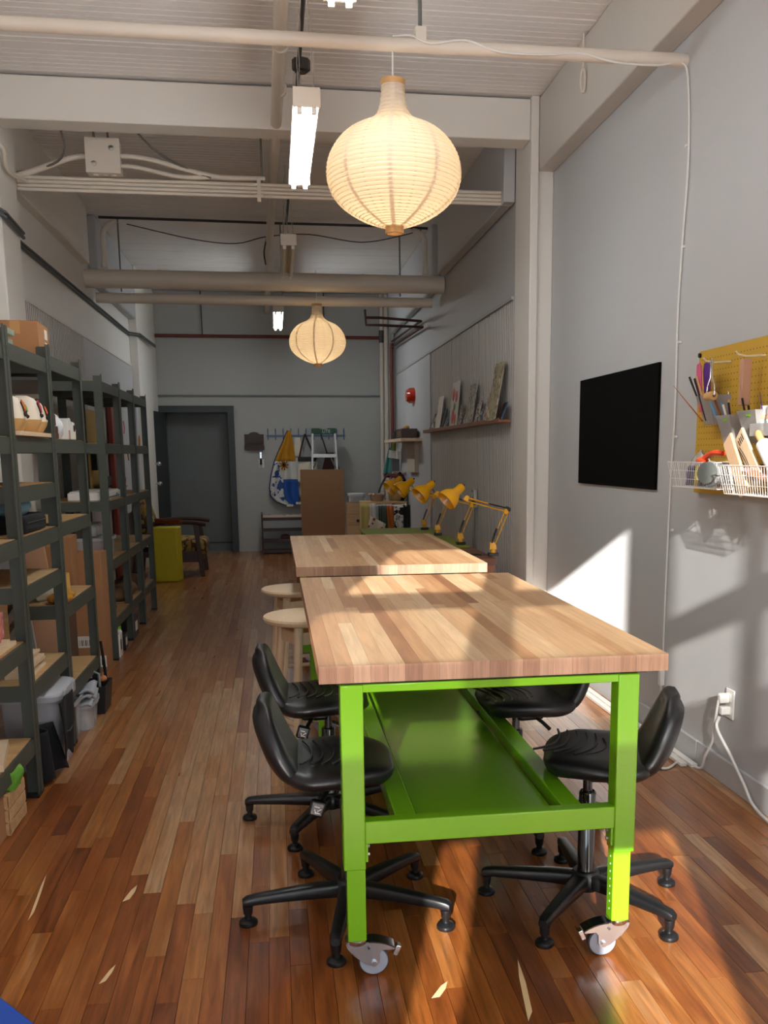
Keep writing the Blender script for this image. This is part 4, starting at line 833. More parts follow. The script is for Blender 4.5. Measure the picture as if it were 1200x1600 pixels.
# cardboard boxes between the two runs of shelving
tbx = carton('tall_cardboard_box', 'tall narrow cardboard box with barcode labels between the shelving runs', (-1.215,6.52,0), (.20,.22,.77), 0, tape=False)
for x, z in ((-.02,.16),(.05,.03)):
    l_ = box(x-.055,x+.045,-.1112,-.1104,z,z+.075).build('shipping_label', PAPERW, tbx); 
    for k in range(6): box(x-.045+.012*k,x-.045+.012*k+.003+.003*(k%2),-.1116,-.1112,z+.012,z+.05).build('barcode_line', INK, l_)
bst = carton('cardboard_box', 'brown cardboard box stacked on top, under the last near shelf', (-1.38,6.35,.53), (.24,.26,.36), .05); carton('cardboard_box', 'dark brown carton below the stacked cardboard box', (-1.42,6.28,0), (.26,.3,.525), 0, pm('dark_card','#5d4331',rough=.85))
for k, (y, x, a, h, lab) in enumerate(((5.70,-1.56,.08,1.12,'white board with worn paint'),(6.02,-1.55,.10,1.05,'white painted plank'),(5.86,-1.45,.16,.98,'peach coloured board'))):
    o = MB().bar((x+.10,y,.0),(x,y,h),.22,.02,(0,1,0)).build('leaning_board', pm('peach_board','#d1a07c',rough=.7) if k == 2 else WHITE, bevel=.002); tag(o, lab+' leaning on the wall between the shelving runs', 'board')
# far run of shelving
mc = thing('cutting_machine', 'long white cutting machine lying on the far shelf', 'machine', (-1.27,7.12,1.081)); box(-.10,.14,-.33,.36,.0,.055).build('machine_body', WHITEP, mc, bevel=.008); box(.1405,.142,-.28,.30,.012,.024).build('front_slot', GREY, mc); box(.1405,.1425,-.25,-.20,.028,.034).box(.1405,.1425,.15,.22,.028,.034).build('button_row', INK, mc); box(-.09,.13,-.30,.33,.055,.062).build('machine_lid', PAPERW, mc, bevel=.003)
tub('clear bin of pink packs on the far shelving', -1.26,7.0,.26,.36,.15,0,(.9,.86,.86),False,.681); tag(box(-1.34,-1.18,6.88,7.12,.69,.80).build('pink_pack', pm('dusty_pink','#b58c86',rough=.7), bevel=.01), 'dusty pink pack inside the clear bin', 'pack')
for k, (y, r) in enumerate(((6.90,.06),(7.02,.065),(7.13,.055))): 
    g = jar('glass_jar', ['first','middle','last'][k]+' squat glass jar of brown stuff on the pink packs bin', -1.26,y,.84,r*.8,.08,clear('jar_glass',(.9,.93,.92),.5,.05),pm('jar_lid','#8b8d8c',rough=.3),group='squat glass jars'); MB().lathe([(.001,.004),(r*.7,.004),(r*.7,.04),(.001,.045)],14).build('brown_filling', AMB, g)
for k, (y, h, s, z) in enumerate(((7.05,.12,.11,.281),(7.55+.16,.10,.12,.281),(8.0,.13,.12,.281),(8.5,.11,.11,.281))):
    kb = thing('kraft_bundle', ['crumpled kraft paper bundle, first on the low far shelf','flat kraft paper bundle beside the first','tall kraft paper bundle with folded top','kraft paper bundle nearest the yellow box'][k], 'paper bundle', (-1.24,y,z), 0, 'kraft paper bundles'); blob(s*.9,s*1.3,h,seed=60+k,crease=.08).build('bundle_body', pm('kraft_paper','#7d5c43',rough=.85,bump=.3), kb, smooth=50)
carton('cardboard_box', 'upright cardboard box on the low far shelf', (-1.34,7.36,.281), (.14,.18,.30), 0)
for k, (y, w, h, m_) in enumerate(((6.90,.10,.16,'white'),(7.15,.12,.12,'black'),(7.68,.2,.16,'charcoal'))):
    o = thing('floor_carton', m_+' carton on the floor under the far shelving', 'box', (-1.19,y,0)); box(-.09,.09,-w/2,w/2,0,h).build('carton_body', {'white':WHITEP,'black':BLACKP,'charcoal':pm('charcoal','#26282a',rough=.5)}[m_], o, bevel=.004); box(.0903,.0908,-w*.35,w*.25,h*.3,h*.75).build('label', PAPERW if k != 0 else GREY, o)
bt = jar('spray_bottle', 'small bottle with lime cap under the far shelving post', -1.14,7.00,0,.035,.20,PAPERW,LIME,'bottle')
# things standing against the shelf wall further on
pg = thing('mustard_pegboard', 'mustard pegboard on the wall behind the far shelving', 'pegboard', (XL+.022,9.5,.95))
box(0,.012,-.38,.45,0,.84).build('board', pm('mustard_board','#b5933a',rough=.7), pg)
for k in range(5): box(.012,.06,-.25+k*.02,-.23+k*.02,.30,.50-.03*k).build('tool', INK, pg)
box(.012,.09,-.2,.3,.14,.15).box(.08,.09,-.2,.3,.14,.24).build('wire_rack', DKMETAL, pg)
for k in range(4): box(.013,.03,.15+.06*k,.18+.06*k,.42,.74-.03*k).build('hanging_tool', DARKW if k % 2 else pm('maroon','#5a2a22',rough=.6), pg)
tag(box(XL+.025,XL+.07,10.32,10.46,0,1.88).build('red_post', pm('brick_red','#7b2a1a',rough=.6), bevel=.004), 'brick red wooden post standing at the shelf wall', 'post')
tag(box(XL+.025,XL+.06,10.50,10.62,0,1.86).build('white_board', WHITE, bevel=.003), 'narrow white board beside the brick red post', 'board')
OR = pm('rust_orange','#b5702c',rough=.8)
for k, (y0, y1) in enumerate(((10.72,11.85),(12.5-.25,12.42))):
    pn = thing('painted_canvas', ('white canvas sheet with orange leaf motifs on the shelf wall','narrow pale canvas with an ochre ring on the shelf wall')[k], 'canvas', (XL+.03+ (0 if k == 0 else .01),0,0)); box(0,.02,y0,y1,.75,2.0).build('canvas_sheet', WHITE, pn)
    if k == 0:
        MB().tube(spline([(.022,10.95,1.40),(.022,11.05,1.44),(.022,11.2,1.45),(.022,11.35,1.43),(.022,11.42,1.33)],4),.012,6).build('painted_arch', OR, pn)
        for a in range(6): MB().bar((.022,11.1,1.05),(.022,11.1+.12*math.cos(a*1.05),1.05+.1*math.sin(a*1.05)),.014,.004,(1,0,0)).build('painted_leaf', OR, pn)
        MB().tube(spline([(.022,11.2,1.75),(.022,11.25,1.68),(.022,11.2,1.62)],4),.008,6).build('painted_pink_line', pm('pink_paint','#d46a7c',rough=.8), pn)
    else: MB().tube([(.022,12.33+.05*math.cos(a),1.55+.06*math.sin(a)) for a in [2*PI*i/12 for i in range(12)]],.010,6,closed=True).build('painted_ring', OR, pn)
# blue mat at the floor edge
bm_ = MB().cbox((-.86,2.23,.012),(.42,.62,.024),.697).build('blue_mat', pm('vivid_blue','#1d4fb4',rough=.6), bevel=.006); tag(bm_, 'bright blue mat whose corner shows at the bottom of the photo', 'mat')
# ================================================================== bare wall: black panel, pegboard, outlet
bk = thing('blackboard', 'flat black rectangular board hung on the bare wall', 'board', (XR,5.17,1.5)); box(-.014,0,-.612,.612,-.302,.302).build('board_face', BLACKM, bk, bevel=.001)
pegm = pm('pegboard_yellow', '#c49a30', rough=.6, var=.04)
pb_ = thing('pegboard', 'mustard yellow pegboard with hooks and cups on the bare wall', 'pegboard', (XR,3.55,1.5))
box(-.022,-.012,-.55,.537,-.295,.302).build('board', pegm, pb_, bevel=.001); box(-.012,0,-.5,.48,.26,.285).box(-.012,0,-.5,.48,-.285,-.26).build('wall_batten', PINE, pb_)
hm = MB()
for j in range(42):
    for k in range(22):
        y_ = -.535+.0254*j; z_ = -.27+.0254*k
        if y_ > -.33: hm._add([(-.0223, y_+.0032*math.cos(a), z_+.0032*math.sin(a)) for a in [2*PI*i/6 for i in range(6)]], [(0,1,2,3,4,5)])
o = hm.build('peg_holes', pm('hole_dark','#5d4713',rough=.9), pb_, smooth=0); o['kind'] = 'stuff'
MB().cyl((-.030,.525,.285),(-.02,.525,.285),.010).build('corner_screw', BLACKP, pb_)
def peg_hook(label, y, z, l=.11):
    return tag(MB().tube([(XR-.022,y-.02,z-.002),(XR-.03,y,z),(XR-.022-l*.6,y,z-.004),(XR-.022-l*.9,y,z+.002),(XR-.022-l,y,z+.014)],.0038,8).build('peg_hook', pm('cream_steel','#d8cdb0',rough=.35)), label, 'hook', 'peg hooks')
peg_hook('cream steel hook holding the spatulas and the roller on the pegboard', 3.80, 1.735); peg_hook('cream steel hook holding the wooden block on the pegboard', 3.52, 1.733)
# roller with wire handle hanging on the hook
br = thing('brayer', 'wooden roller in a wire handle hanging on the pegboard hook', 'roller', (XR-.10,3.79,1.60))
MB().tube([(0,-.03,0),(0,-.036,.012),(0,-.032,.04),(0,-.008,.075),(0,-.006,.135),(0,0,.146),(0,.006,.135),(0,.008,.075),(0,.032,.04),(0,.036,.012),(0,.03,0)],.0032,8).build('wire_handle', CHROME, br); MB().cyl((0,-.031,0),(0,.031,0),.017).build('wood_roller', TAN, br)
MB().cyl((0,-.033,0),(0,-.0305,0),.006).build('roller_axle', DKMETAL, br)
wbk = thing('wooden_block', 'thin pinkish wooden block hanging from the second pegboard hook', 'block', (XR-.085,3.53,1.63)); box(-.018,.018,-.014,.014,-.08,.09).build('block_body', pm('pink_wood','#b98d74',rough=.6), wbk, bevel=.003)
for z in (-.06,.07): MB().cyl((-.0,-.0125,z),(0,-.0115,z),.005,n=8).build('screw_hole', INK, wbk)
PURP = pm('purple_plastic','#5b2d82',rough=.4); PINK = pm('pink_plastic','#d4567f',rough=.4)
for col, lab, y, x, a, r in ((PURP,'purple plastic spatula leaning out of the pegboard cup',3.84,XR-.085,.16,.030),(PINK,'pink plastic spatula beside the purple one',3.875,XR-.10,.20,.020)):
    s_ = thing('spatula', lab, 'spatula', (x,y,1.54)); T_ = Matrix.Rotation(-a,4,'X'); m = MB(); m.M = T_; m.prism([(-.006,0),(.006,0),(.006,.10),(-.006,.10)],'x',-.003,.003); m.build('handle', DARKW if col is PURP else PINK, s_)
    m = MB(); m.M = T_; m.prism([(-r*.8,.08),(r*.8,.08),(r,.17),(r*.6,.20),(-r*.6,.20),(-r,.17)],'x',-.004,.004); m.build('blade', col, s_, bevel=.002)
FROST = clear('frosted_cup', (.60,.59,.58), .5, .35); GLAB = pm('green_label','#7ac71f',rough=.5)
def cup(label, y, z, w, d, h, lab=True, tilt=.0):
    t = thing('frosted_cup', label, 'cup', (XR-.022,y,z), 0, 'frosted plastic cups on the pegboard')
    R = lambda s, zz, o: [(-o,-w*s,zz),(-o-d*s,-w*s*.86,zz),(-o-d*s,w*s*.86,zz),(-o,w*s,zz)]
    MB().loft([R(.62,0,.0),R(1.0,h,.0)], cap=False).build('cup_wall', FROST, t, smooth=0); MB().loft([R(.61,.002,.0),R(.62,.005,.0)]).build('cup_bottom', FROST, t)
    if lab: MB().cbox((-d*.93-.001,-w*.15,h*.86),(.0012,.036,.013),0,0,-.18).build('label_strip', GLAB, t)
    for sy in (-1,1): MB().tube([(0,sy*w*.6,h-.01),(.0,sy*w*.6,h+.012),(-.006,sy*w*.6,h+.02)],.002,6).build('cup_hanger', CHROME, t)
    return t
def tools(y, z, spec, grp, labs):
    for i, (dx, dy, a, b, l, col, kind) in enumerate(spec):
        o = MB().tube([(XR-.022-dx,y+dy,z+.01),(XR-.022-dx-b*l,y+dy+a*l,z+.01+l)],[.0035,.0045 if kind != 'p' else .001],7).build('craft_tool', col)
        if kind == 'h': MB().ball((XR-.022-dx-b*l,y+dy+a*l,z+.012+l),.011,10,(.6,1,1)).build('tool_head', col, o)
        tag(o, labs[i]+', of the '+grp, 'tool', grp)
cup('frosted cup of brushes nearest the black panel, highest of the cups', 3.84,1.49,.075,.09,.115,False); cup('frosted cup with a green label in the middle of the pegboard', 3.66,1.405,.07,.085,.115); cup('frosted cup with a green label beside the paint bottles', 3.46,1.41,.085,.09,.12)
tools(3.84,1.495,[(.03,.03,.25,.1,.19,DARKW,''),(.05,.04,.35,.3,.18,INK,''),(.06,.02,.1,.3,.17,INK,''),(.04,.05,.4,.2,.17,RUST,''),(.055,.0,.25,.25,.18,TAN,''),(.06,.055,.9,.5,.15,pm('pencil_orange','#a55a28',rough=.5),'p')],'brushes in the highest frosted cup',['dark walnut brush','thick black brush','upright black brush','rust red brush','tan brush','long orange pencil'])
tools(3.66,1.41,[(.03,.02,.3,.2,.15,pm('sky_blue','#5f9fc9',rough=.4),''),(.05,.03,.4,.3,.15,pm('sky_blue2','#4a86ae',rough=.4),''),(.03,.04,.5,.2,.17,BROWNW,''),(.045,-.02,.1,.3,.14,CREAM,''),(.05,-.035,-.1,.25,.145,INK,''),(.03,0,.2,.1,.16,TAN,'')],'tools in the middle frosted cup',['pale blue handled tool','darker blue handled tool','reddish wooden tool','cream handled tool','black handled tool','tan handled tool'])
tools(3.46,1.415,[(.03,.05,.1,.15,.16,INK,'h'),(.05,.03,-.05,.3,.15,BLACKP,''),(.04,.045,.05,.25,.20,pm('rose_wood','#b98a74',rough=.6),'p'),(.03,-.05,-.2,.3,.165,PURP,'p')],'tools in the cup beside the paint bottles',['black tool with a round knob','plain black tool','long pointed pinkish stick','purple pointed tool'])
ct = thing('bottle_tray', 'clear plastic tray holding two paint bottles at the photo edge', 'tray', (XR-.022,3.34,1.435))
box(-.085,0,-.10,.085,0,.004).build('tray_floor', FROST, ct); box(-.087,-.083,-.10,.085,0,.045).build('tray_front', FROST, ct); box(-.085,0,.083,.087,0,.045).build('tray_end', FROST, ct)
for k, y in enumerate((3.395,3.345,3.295)):
    b_ = thing('paint_bottle', ['first','second','third'][k]+' white capped paint bottle with green and purple label', 'bottle', (XR-.065,y,1.4395), 0, 'paint bottles')
    MB().lathe([(.001,0),(.021,0),(.022,.004),(.022,.062),(.018,.074),(.001,.074)],18).build('bottle_body', pm('peach_bottle','#d6a98c',rough=.4), b_); MB().lathe([(.0224,.016),(.0224,.054)],18).build('label', pattern('bottle_label',[(0,'#8fd0a2'),(.45,'#eef0ee'),(.62,'#9a86c9')],30,kind='noise',stretch=(1,1,3)), b_); MB().lathe([(.001,.072),(.019,.072),(.019,.104),(.001,.104)],18).build('cap', WHITEP, b_)
# wire baskets
WIRE = pm('white_wire','#eceae6',rough=.35,var=.02)
def basket(label, y0, y1, z0, z1, d):
    t = thing('wire_basket', label, 'basket', (XR-.022,(y0+y1)/2,z0), 0, 'white wire baskets'); L = (y1-y0)/2; h = z1-z0
    for z, r in ((0,.0020),(h*.33,.0013),(h*.66,.0013),(h,.0024)): 
        q = .90+.10*z/h; MB().tube([(-.004,-L*q,z),(-d*q,-L*q,z),(-d*q,L*q,z),(-.004,L*q,z)],r,6,closed=True).build('basket_rim' if z in (0,h) else 'basket_hoop', WIRE, t)
    n = int((y1-y0)/.019)
    for k in range(n+1):
        y = -L+2*L*k/n; MB().tube([(-.004,y*.9,0),(-d*.9,y*.9,0),(-d,y,h)],.0012,5).build('upright_wire', WIRE, t)
    for s in (-1,1):
        for k in range(1,int(d/.02)): x = -d*k/int(d/.02); MB().tube([(x*.9,s*L*.9,0),(x,s*L,h)],.0012,5).build('end_wire', WIRE, t)
    for k in range(1,int(d/.022)): x = -d*.9*k/int(d/.022); MB().tube([(x,-L*.9,0),(x,L*.9,0)],.0014,5).build('floor_wire', WIRE, t)
    return t
basket('white wire basket with jars and a paint tray, next to the black panel side', 3.585,4.06,1.235,1.338,.135)
basket('white wire basket with paddles and rolling pins, running out of the photo', 3.02,3.462,1.226,1.33,.185)
jr = jar('glass_jar', 'big glass jar with grey lid lying in the wire basket', 0,0,0,.048,.12,clear('jar_glass2',(.55,.56,.56),.6,.05),GREY); jr.location = (XR-.085,3.66,1.29); jr.rotation_euler = (0,-PI/2*.95,.5)
for k, (y, c_) in enumerate(((3.97,'#3a2a62'),(3.93,'#25303f'),(3.89,'#b7a23d'),(3.85,'#1b1d20'),(3.81,'#262a2c'),(3.77,'#3b7f93'))):
    pt = thing('paint_tube', ['violet','navy','mustard','black','charcoal','turquoise'][k]+' paint tube standing in the wire basket by the glass jar', 'paint tube', (XR-.095,y,1.2405), 0, 'paint tubes in the basket'); MB().loft([[(-.011,-.013,.0),(.011,-.013,0),(.011,.013,0),(-.011,.013,0)],[(-.008,-.012,.055),(.008,-.012,.055),(.008,.012,.055),(-.008,.012,.055)],[(-.001,-.014,.082),(.001,-.014,.082),(.001,.014,.082),(-.001,.014,.082)]]).build('tube_body', pm('paint_'+c_[1:],c_,rough=.4), pt, smooth=0)
fo = thing('foil_bag', 'clear crinkled plastic bag standing in the wire basket', 'bag', (XR-.06,3.94,1.24)); blob(.035,.085,.145,seed=77,crease=.06).build('bag_body', clear('cellophane',(.85,.85,.85),.6,.08), fo, smooth=30)
sc = thing('red_scoop', 'bright red orange plastic scoop lying on the jar in the basket', 'scoop', (XR-.10,3.72,1.345)); MB().tube(spline([(0,.12,.0),(0,.06,.022),(-.01,-.02,.03),(-.01,-.09,.028)],5),[.012]*15+[.010],8).build('handle', pm('red_orange','#e0451d',rough=.35), sc); MB().ball((0,.12,0),.026,12,(1,1.2,.5)).build('scoop_bowl', MATS['red_orange'], sc)
for k, (y, z, a, mat, lab) in enumerate(((3.40,1.36,.95,PALEW,'pale wooden paddle with burnt letters rising from the basket'),(3.44,1.335,1.0,pm('peach_wood2','#d9b48f',rough=.6),'peach wooden paddle under the one with burnt letters'))):
    pd = thing('wooden_paddle', lab, 'paddle', (XR-.12-.03*k,y,z)); M_ = Matrix.Rotation(-.78+.1*k,4,'X'); m = MB(); m.M = M_; m.box(-.006,.006,-.035,.035,-.13,.12); m.build('paddle_board', mat, pd, bevel=.004)
    if k == 0:
        for q in range(4): 
            m = MB(); m.M = M_; m.box(-.0066,-.006,-.022+.011*q,-.022+.011*q+.005,.07,.10-.004*(q%2)); m.build('burnt_letter', INK, pd)
        for s_ in (-1,1):
            m = MB(); m.M = M_; m.tube([(-.0064,.028+s_*.004,.06-.2*v*.9+0) if False else (-.0064,.026+s_*.005-.012*math.sin(v*3),.07-.17*v) for v in [i/8 for i in range(9)]],.0012,5); m.build('burnt_line', INK, pd)
for k, (y, z, x) in enumerate(((3.30,1.375,.11),(3.22,1.36,.09))):
    rp_ = thing('rolling_pin', ('white rolling pin with a wooden handle poking out of the basket','second white rolling pin behind the first in the basket')[k], 'rolling pin', (XR-x,y,z)); m = MB(); m.M = Matrix.Translation((0,-.04,-.02)) @ Matrix.Rotation(-.82,4,'X')
    m.tube([(0,0,-.14),(0,0,-.135),(0,0,.075),(0,0,.085)],[.020,.027,.027,.018],18); m.build('roller', WHITEP, rp_); m2 = MB(); m2.M = m.M; m2.tube([(0,0,.083),(0,0,.10),(0,0,.125),(0,0,.14)],[.009,.014,.015,.008],12); m2.build('handle', TAN, rp_)
for k in range(5): tag(MB().cbox((XR-.10-.012*(k%2),3.10+.055*k,1.262+.010*k),(.09,.11,.012),.2*k-.3,.25).build('leather_scrap', pm('leather','#b0714a',rough=.7) if k%2 else pm('rose_leather','#a7807a',rough=.7)), ['lowest leather scrap, pinkish','second lowest leather scrap, tan','middle leather scrap, pinkish','fourth leather scrap, tan','topmost leather scrap, pinkish'][k]+', heaped in the basket under the paddles', 'leather', 'leather scraps in the basket')
# outlet and cables
ot = thing('wall_outlet', 'white double outlet low on the bare wall with two plugs', 'outlet', (XR,3.68,.35)); box(-.007,0,-.036,.036,-.062,.062).build('cover_plate', WHITEP, ot, bevel=.003)
for z in (-.028,.028): MB().cbox((-.009,0,z),(.004,.034,.034)).build('socket', PAPERW, ot, bevel=.004)
PLW = pm('plug_white','#e3e1dc',rough=.4)
c1 = MB().tube(spline([(XR-.05,3.69,.365),(XR-.055,3.70,.28),(XR-.035,3.76,.17),(XR-.025,3.84,.08),(XR-.03,3.87,.012),(XR-.05,3.95,.007),(1.77,4.0,.007),(1.66,3.90,.007),(1.62,4.02,.007),(1.70,4.10,.007),(1.78,4.06,.007),(1.74,4.14,.007),(1.66,4.2,.007),(1.72,4.27,.007),(1.80,4.33,.03),(1.826,4.38,.12),(1.826,4.385,.262)],6),.0055,7).build('extension_cord', PLW); tag(c1, 'white extension cord looping on the floor from outlet up to the lantern plug', 'cord'); MB().cbox((XR-.030,3.685,.375),(.045,.028,.040)).build('plug', PLW, c1, bevel=.006)
c2 = MB().tube(spline([(XR-.05,3.675,.30),(XR-.06,3.67,.25),(XR-.04,3.58,.16),(XR-.03,3.47,.07),(XR-.04,3.36,.02),(XR-.05,3.15,.008),(XR-.04,2.8,.008)],6),.0065,7).build('power_cord', PLW); tag(c2, 'white power cord running from the outlet down along the baseboard', 'cord'); MB().cbox((XR-.028,3.675,.325),(.042,.028,.036)).build('plug', PLW, c2, bevel=.006)
for k in range(2): tag(MB().bar((1.758+.040*k,3.93-.02*k,.009),(1.735+.042*k,5.55,.009),.030,.016).build('trim_strip', TRIMW, bevel=.002), ('outer','inner')[k]+' long white trim strip lying on the floor along the baseboard', 'trim strip', 'loose trim strips')

# ================================================================== card ledge on the ribbed wall
lg = thing('picture_ledge', 'long narrow wooden ledge of cards on the ribbed wall', 'ledge', (XR2-.012,8.5,1.595))
m = MB(); m.t = .6; m.box(-.085,0,-1.63,1.97,.0,.018); m.build('ledge_board', BROWNW, lg, bevel=.002); m = MB(); m.t = .7; m.box(-.09,-.085,-1.63,1.97,.0,.030); m.build('ledge_lip', BROWNW, lg, bevel=.001)
xw = XR2-.012
def card(label, y, w, h, mat, lean=.035, group=None, art=None, skew=0):
    t = thing('card', label, 'card', (xw-.02-lean,y,1.6135), 0, group); a = math.atan2(lean, h); M_ = Matrix.Rotation(skew,4,'X') @ Matrix.Rotation(a,4,'Y')
    m = MB(); m.M = M_; m.box(-.003,.003,-w/2,w/2,0,h); m.build('card_sheet', mat, t, smooth=0)
    if art:
        for (u, v, r, c) in art: m = MB(); m.M = M_; m.ball((-.0032,u,v),r,10,(.08,1,1)); m.build('printed_flower', c, t)
    return t
P1 = pm('card_cream','#cfc8ba',rough=.5); POPPY = pm('poppy','#c4493c',rough=.6); LEAF = pm('card_leaf','#6d7d56',rough=.6)
card('tall print with coral poppies on the card ledge', 8.86,.36,.40,P1,.04,None,[(.08,.30,.065,POPPY),(-.07,.27,.055,POPPY),(.03,.10,.07,POPPY),(-.08,.07,.05,POPPY),(.0,.18,.04,LEAF),(-.04,.18,.03,LEAF)])
card('tall grey botanical print in the middle of the card ledge', 8.08,.28,.33,pattern('botanic_print',[(0,'#b9b6aa'),(.48,'#8b8c80'),(.56,'#c6c2b6')],16,kind='noise'),.05)
card('very tall leaning print with pale gold edge near the pillar end of the ledge', 7.12,.30,.42,pattern('gold_print',[(0,'#b5ab8e'),(.5,'#8e866b'),(.58,'#cfc3a4')],12,kind='noise'),.075)
card('slim white card sheet, tallest at the far end of the ledge', 9.66,.26,.32,PAPERW,.05); card('dark ink drawing card at the far end of the ledge', 9.88,.26,.20,pattern('ink_print',[(0,'#c9c6bd'),(.45,'#3a3a3a'),(.6,'#d4d0c6')],14,kind='noise'),.05)
card('rose coloured card behind the very tall leaning print', 7.38,.2,.22,pm('rose_card','#b98c8c',rough=.6),.03)
cc = ['#4d5560','#8f7b74','#2f3436','#a49c90','#5a6a7c','#77625c','#3c4650','#93706a','#c2b9ab','#2c3038','#6b7f94','#a0786c','#d08a5c']
CN = ['slate grey','brownish','charcoal','beige','steel blue','umber','dark blue','dusty red','pale sand','near black','light blue','terracotta','orange']
for k, y in enumerate((10.15,10.05,9.40,9.30,9.20,8.55,8.42,8.30,7.82,7.70,7.58,7.48,6.98)):
    card(CN[k]+' small greeting card on the card ledge, number '+str(k+1)+' counting towards the pillar', y,.13,.12+.035*(k%3),pattern('mini_print%d'%k,[(0,cc[k]),(.5,'#d0c9be' if k%2 else '#30343a'),(.58,cc[k])],26,kind='noise'),.045,'small greeting cards on the ledge')
for k, y in enumerate((6.94,6.90)): card(('dark framed card','blue card')[k]+' at the pillar end of the ledge', y,.07,.13,pm(('dk_card','bl_card')[k],('#26292c','#3d5a78')[k],rough=.5),.05)
fb_ = thing('fire_bell', 'red alarm bell cover on the wall above the small white shelf', 'alarm', (XR2-.012,11.8,2.06)); MB().loft([[(0,.17*math.cos(a),.095*math.sin(a)*1.0) for a in [2*PI*i/24 for i in range(24)]],[(-.05,.16*math.cos(a),.09*math.sin(a)) for a in [2*PI*i/24 for i in range(24)]],[(-.09,.11*math.cos(a),.06*math.sin(a)) for a in [2*PI*i/24 for i in range(24)]]]).build('bell_cover', pm('alarm_red','#c22a12',rough=.25,coat=.4), fb_)
ws = thing('wall_shelf', 'short white wall shelf with a wooden box above the fabric cart', 'shelf', (XR2-.012,12.0,1.52)); box(-.24,0,-.85,.9,0,.035).build('shelf_board', PALEW, ws, bevel=.002); box(-.16,-.14,.2,.26,-.2,0).build('shelf_bracket', WHITEP, ws); box(-.05,0,-.6,.05,-.36,-.0).build('shelf_panel', pm('putty','#b6ac9b',rough=.6), ws)
wx = thing('trinket_box', 'dark wooden box with carved lid on the white wall shelf', 'box', (XR2-.13,11.6,1.5555)); box(-.09,.09,-.28,.3,0,.11).build('box_body', DARKW, wx, bevel=.004); box(-.095,-.09,-.2,.1,.02,.09).build('brass_plate', pm('brass','#7c5a33',rough=.4,metal=.4), wx); MB().ball((0,0,.13),.04,10,(1,2,.7)).build('lid_figure', TAN, wx)
sp = jar('dark_bottle', 'small dark bottle at the far end of the white wall shelf', XR2-.13,12.75,1.5555,.03,.10,BLACKP,INK,'bottle')

# ================================================================== back wall and corner
def wallplate(n, lab, x, z, w, h): 
    t = thing(n, lab, 'switch', (x,YB,z)); box(-w/2,w/2,-.008,0,-h/2,h/2).build('cover_plate', WHITEP, t, bevel=.002); box(-.008,.008,-.016,-.008,-.02,.02).build('toggle', PAPERW, t)
wallplate('light_switch','white light switch plate below the hanging keys',-.185,1.255,.075,.12)
kr = thing('key_rack', 'dark wooden key rack with scalloped top beside the door', 'rack', (-.275,YB,1.57)); MB().prism([(-.135,-.115),(.135,-.115),(.135,.095),(.08,.095),(.05,.118),(0,.128),(-.05,.118),(-.08,.095),(-.135,.095)],'y',-.02,0).build('back_board', DARKW, kr, bevel=.003); box(-.14,.14,-.055,-.02,-.125,-.06).build('letter_tray', DARKW, kr, bevel=.003)
for k in range(5): MB().tube([(-.10+.05*k,-.056,-.04),(-.10+.05*k,-.072,-.045),(-.10+.05*k,-.078,-.03)],.005,6).build('key_hook', RUST, kr)
ky = thing('keys', 'silver keys hanging from the wooden key rack', 'keys', (-.19,YB-.06,1.43)); MB().tube([(.018*math.cos(a),0,.018*math.sin(a)) for a in [2*PI*i/12 for i in range(12)]],.003,6,closed=True).build('key_ring', CHROME, ky); box(-.012,.012,-.003,.003,-.10,-.015).build('key_blade', CHROME, ky); box(-.016,.016,-.006,.006,-.19,-.11).build('key_tag', INK, ky)
BLUEM = pm('rail_blue','#4e6c8c',rough=.45)
hr = thing('hook_rail', 'blue metal rail of coat hooks on the back wall', 'hook rail', (.46,YB,1.66)); box(-.56,.56,-.014,0,-.03,-.006).build('rail', BLUEM, hr)
for k in range(11): MB().box(-.008,.008,-.022,-.004,-.075,.065).tube([(0,-.015,.05),(0,-.05,.06),(0,-.055,.085)],.006,6).build('hook', BLUEM, hr).location = (-.54+.108*k,0,0)
# apron
ap = thing('apron', 'mustard white and blue patterned apron hanging from the hook rail', 'apron', (.20,YB-.10,0))
prf = [(1.715,.0,.045),(1.66,-.03,.05),(1.55,-.075,.07),(1.42,-.14,.085),(1.28,-.20,.10),(1.10,-.25,.115),(.92,-.28,.125),(.80,-.27,.13),(.72,-.20,.13),(.67,-.08,.12)]
def aprow(v):
    q = v*(len(prf)-1); i = min(int(q), len(prf)-2); f = q-i; return [prf[i][j]*(1-f)+prf[i+1][j]*f for j in range(3)]
def apr(u0, u1, v0, v1, off=0):
    def fn(u, v):
        z, a, b = aprow(v0+(v1-v0)*u); w = u0+(u1-u0)*v; return (a+(b-a)*w, -.03*math.sin(w*14)*min(1,(v0+(v1-v0)*u)*3)-off, z)
    return MB().grid(fn, 16, 14)
APR = pattern('apron_print',[(0,'#2a4a86'),(.40,'#2a4a86'),(.46,'#d3d2cb'),(.62,'#8f9499')],9,kind='noise'); APY = pm('apron_mustard','#c08a1f',rough=.85,bump=.15); APB = pm('apron_blue','#1f4f9c',rough=.85,bump=.15); APW = pm('apron_white','#d8d6cf',rough=.85)
apr(0,1,0,.44).build('apron_bib', APY, ap, solid=.006, smooth=70); apr(0,.48,.44,1).build('printed_skirt', APR, ap, solid=.006, smooth=70); apr(.48,1,.44,.60).build('white_band', APW, ap, solid=.006, smooth=70); apr(.48,1,.60,1).build('blue_skirt', APB, ap, solid=.006, smooth=70)
MB().tube([(aprow(v)[1]-.003,-.004,aprow(v)[0]) for v in [i/18 for i in range(19)]],.008,6).build('blue_piping', pm('navy','#1b2b5a',rough=.8), ap)
sf = MB()
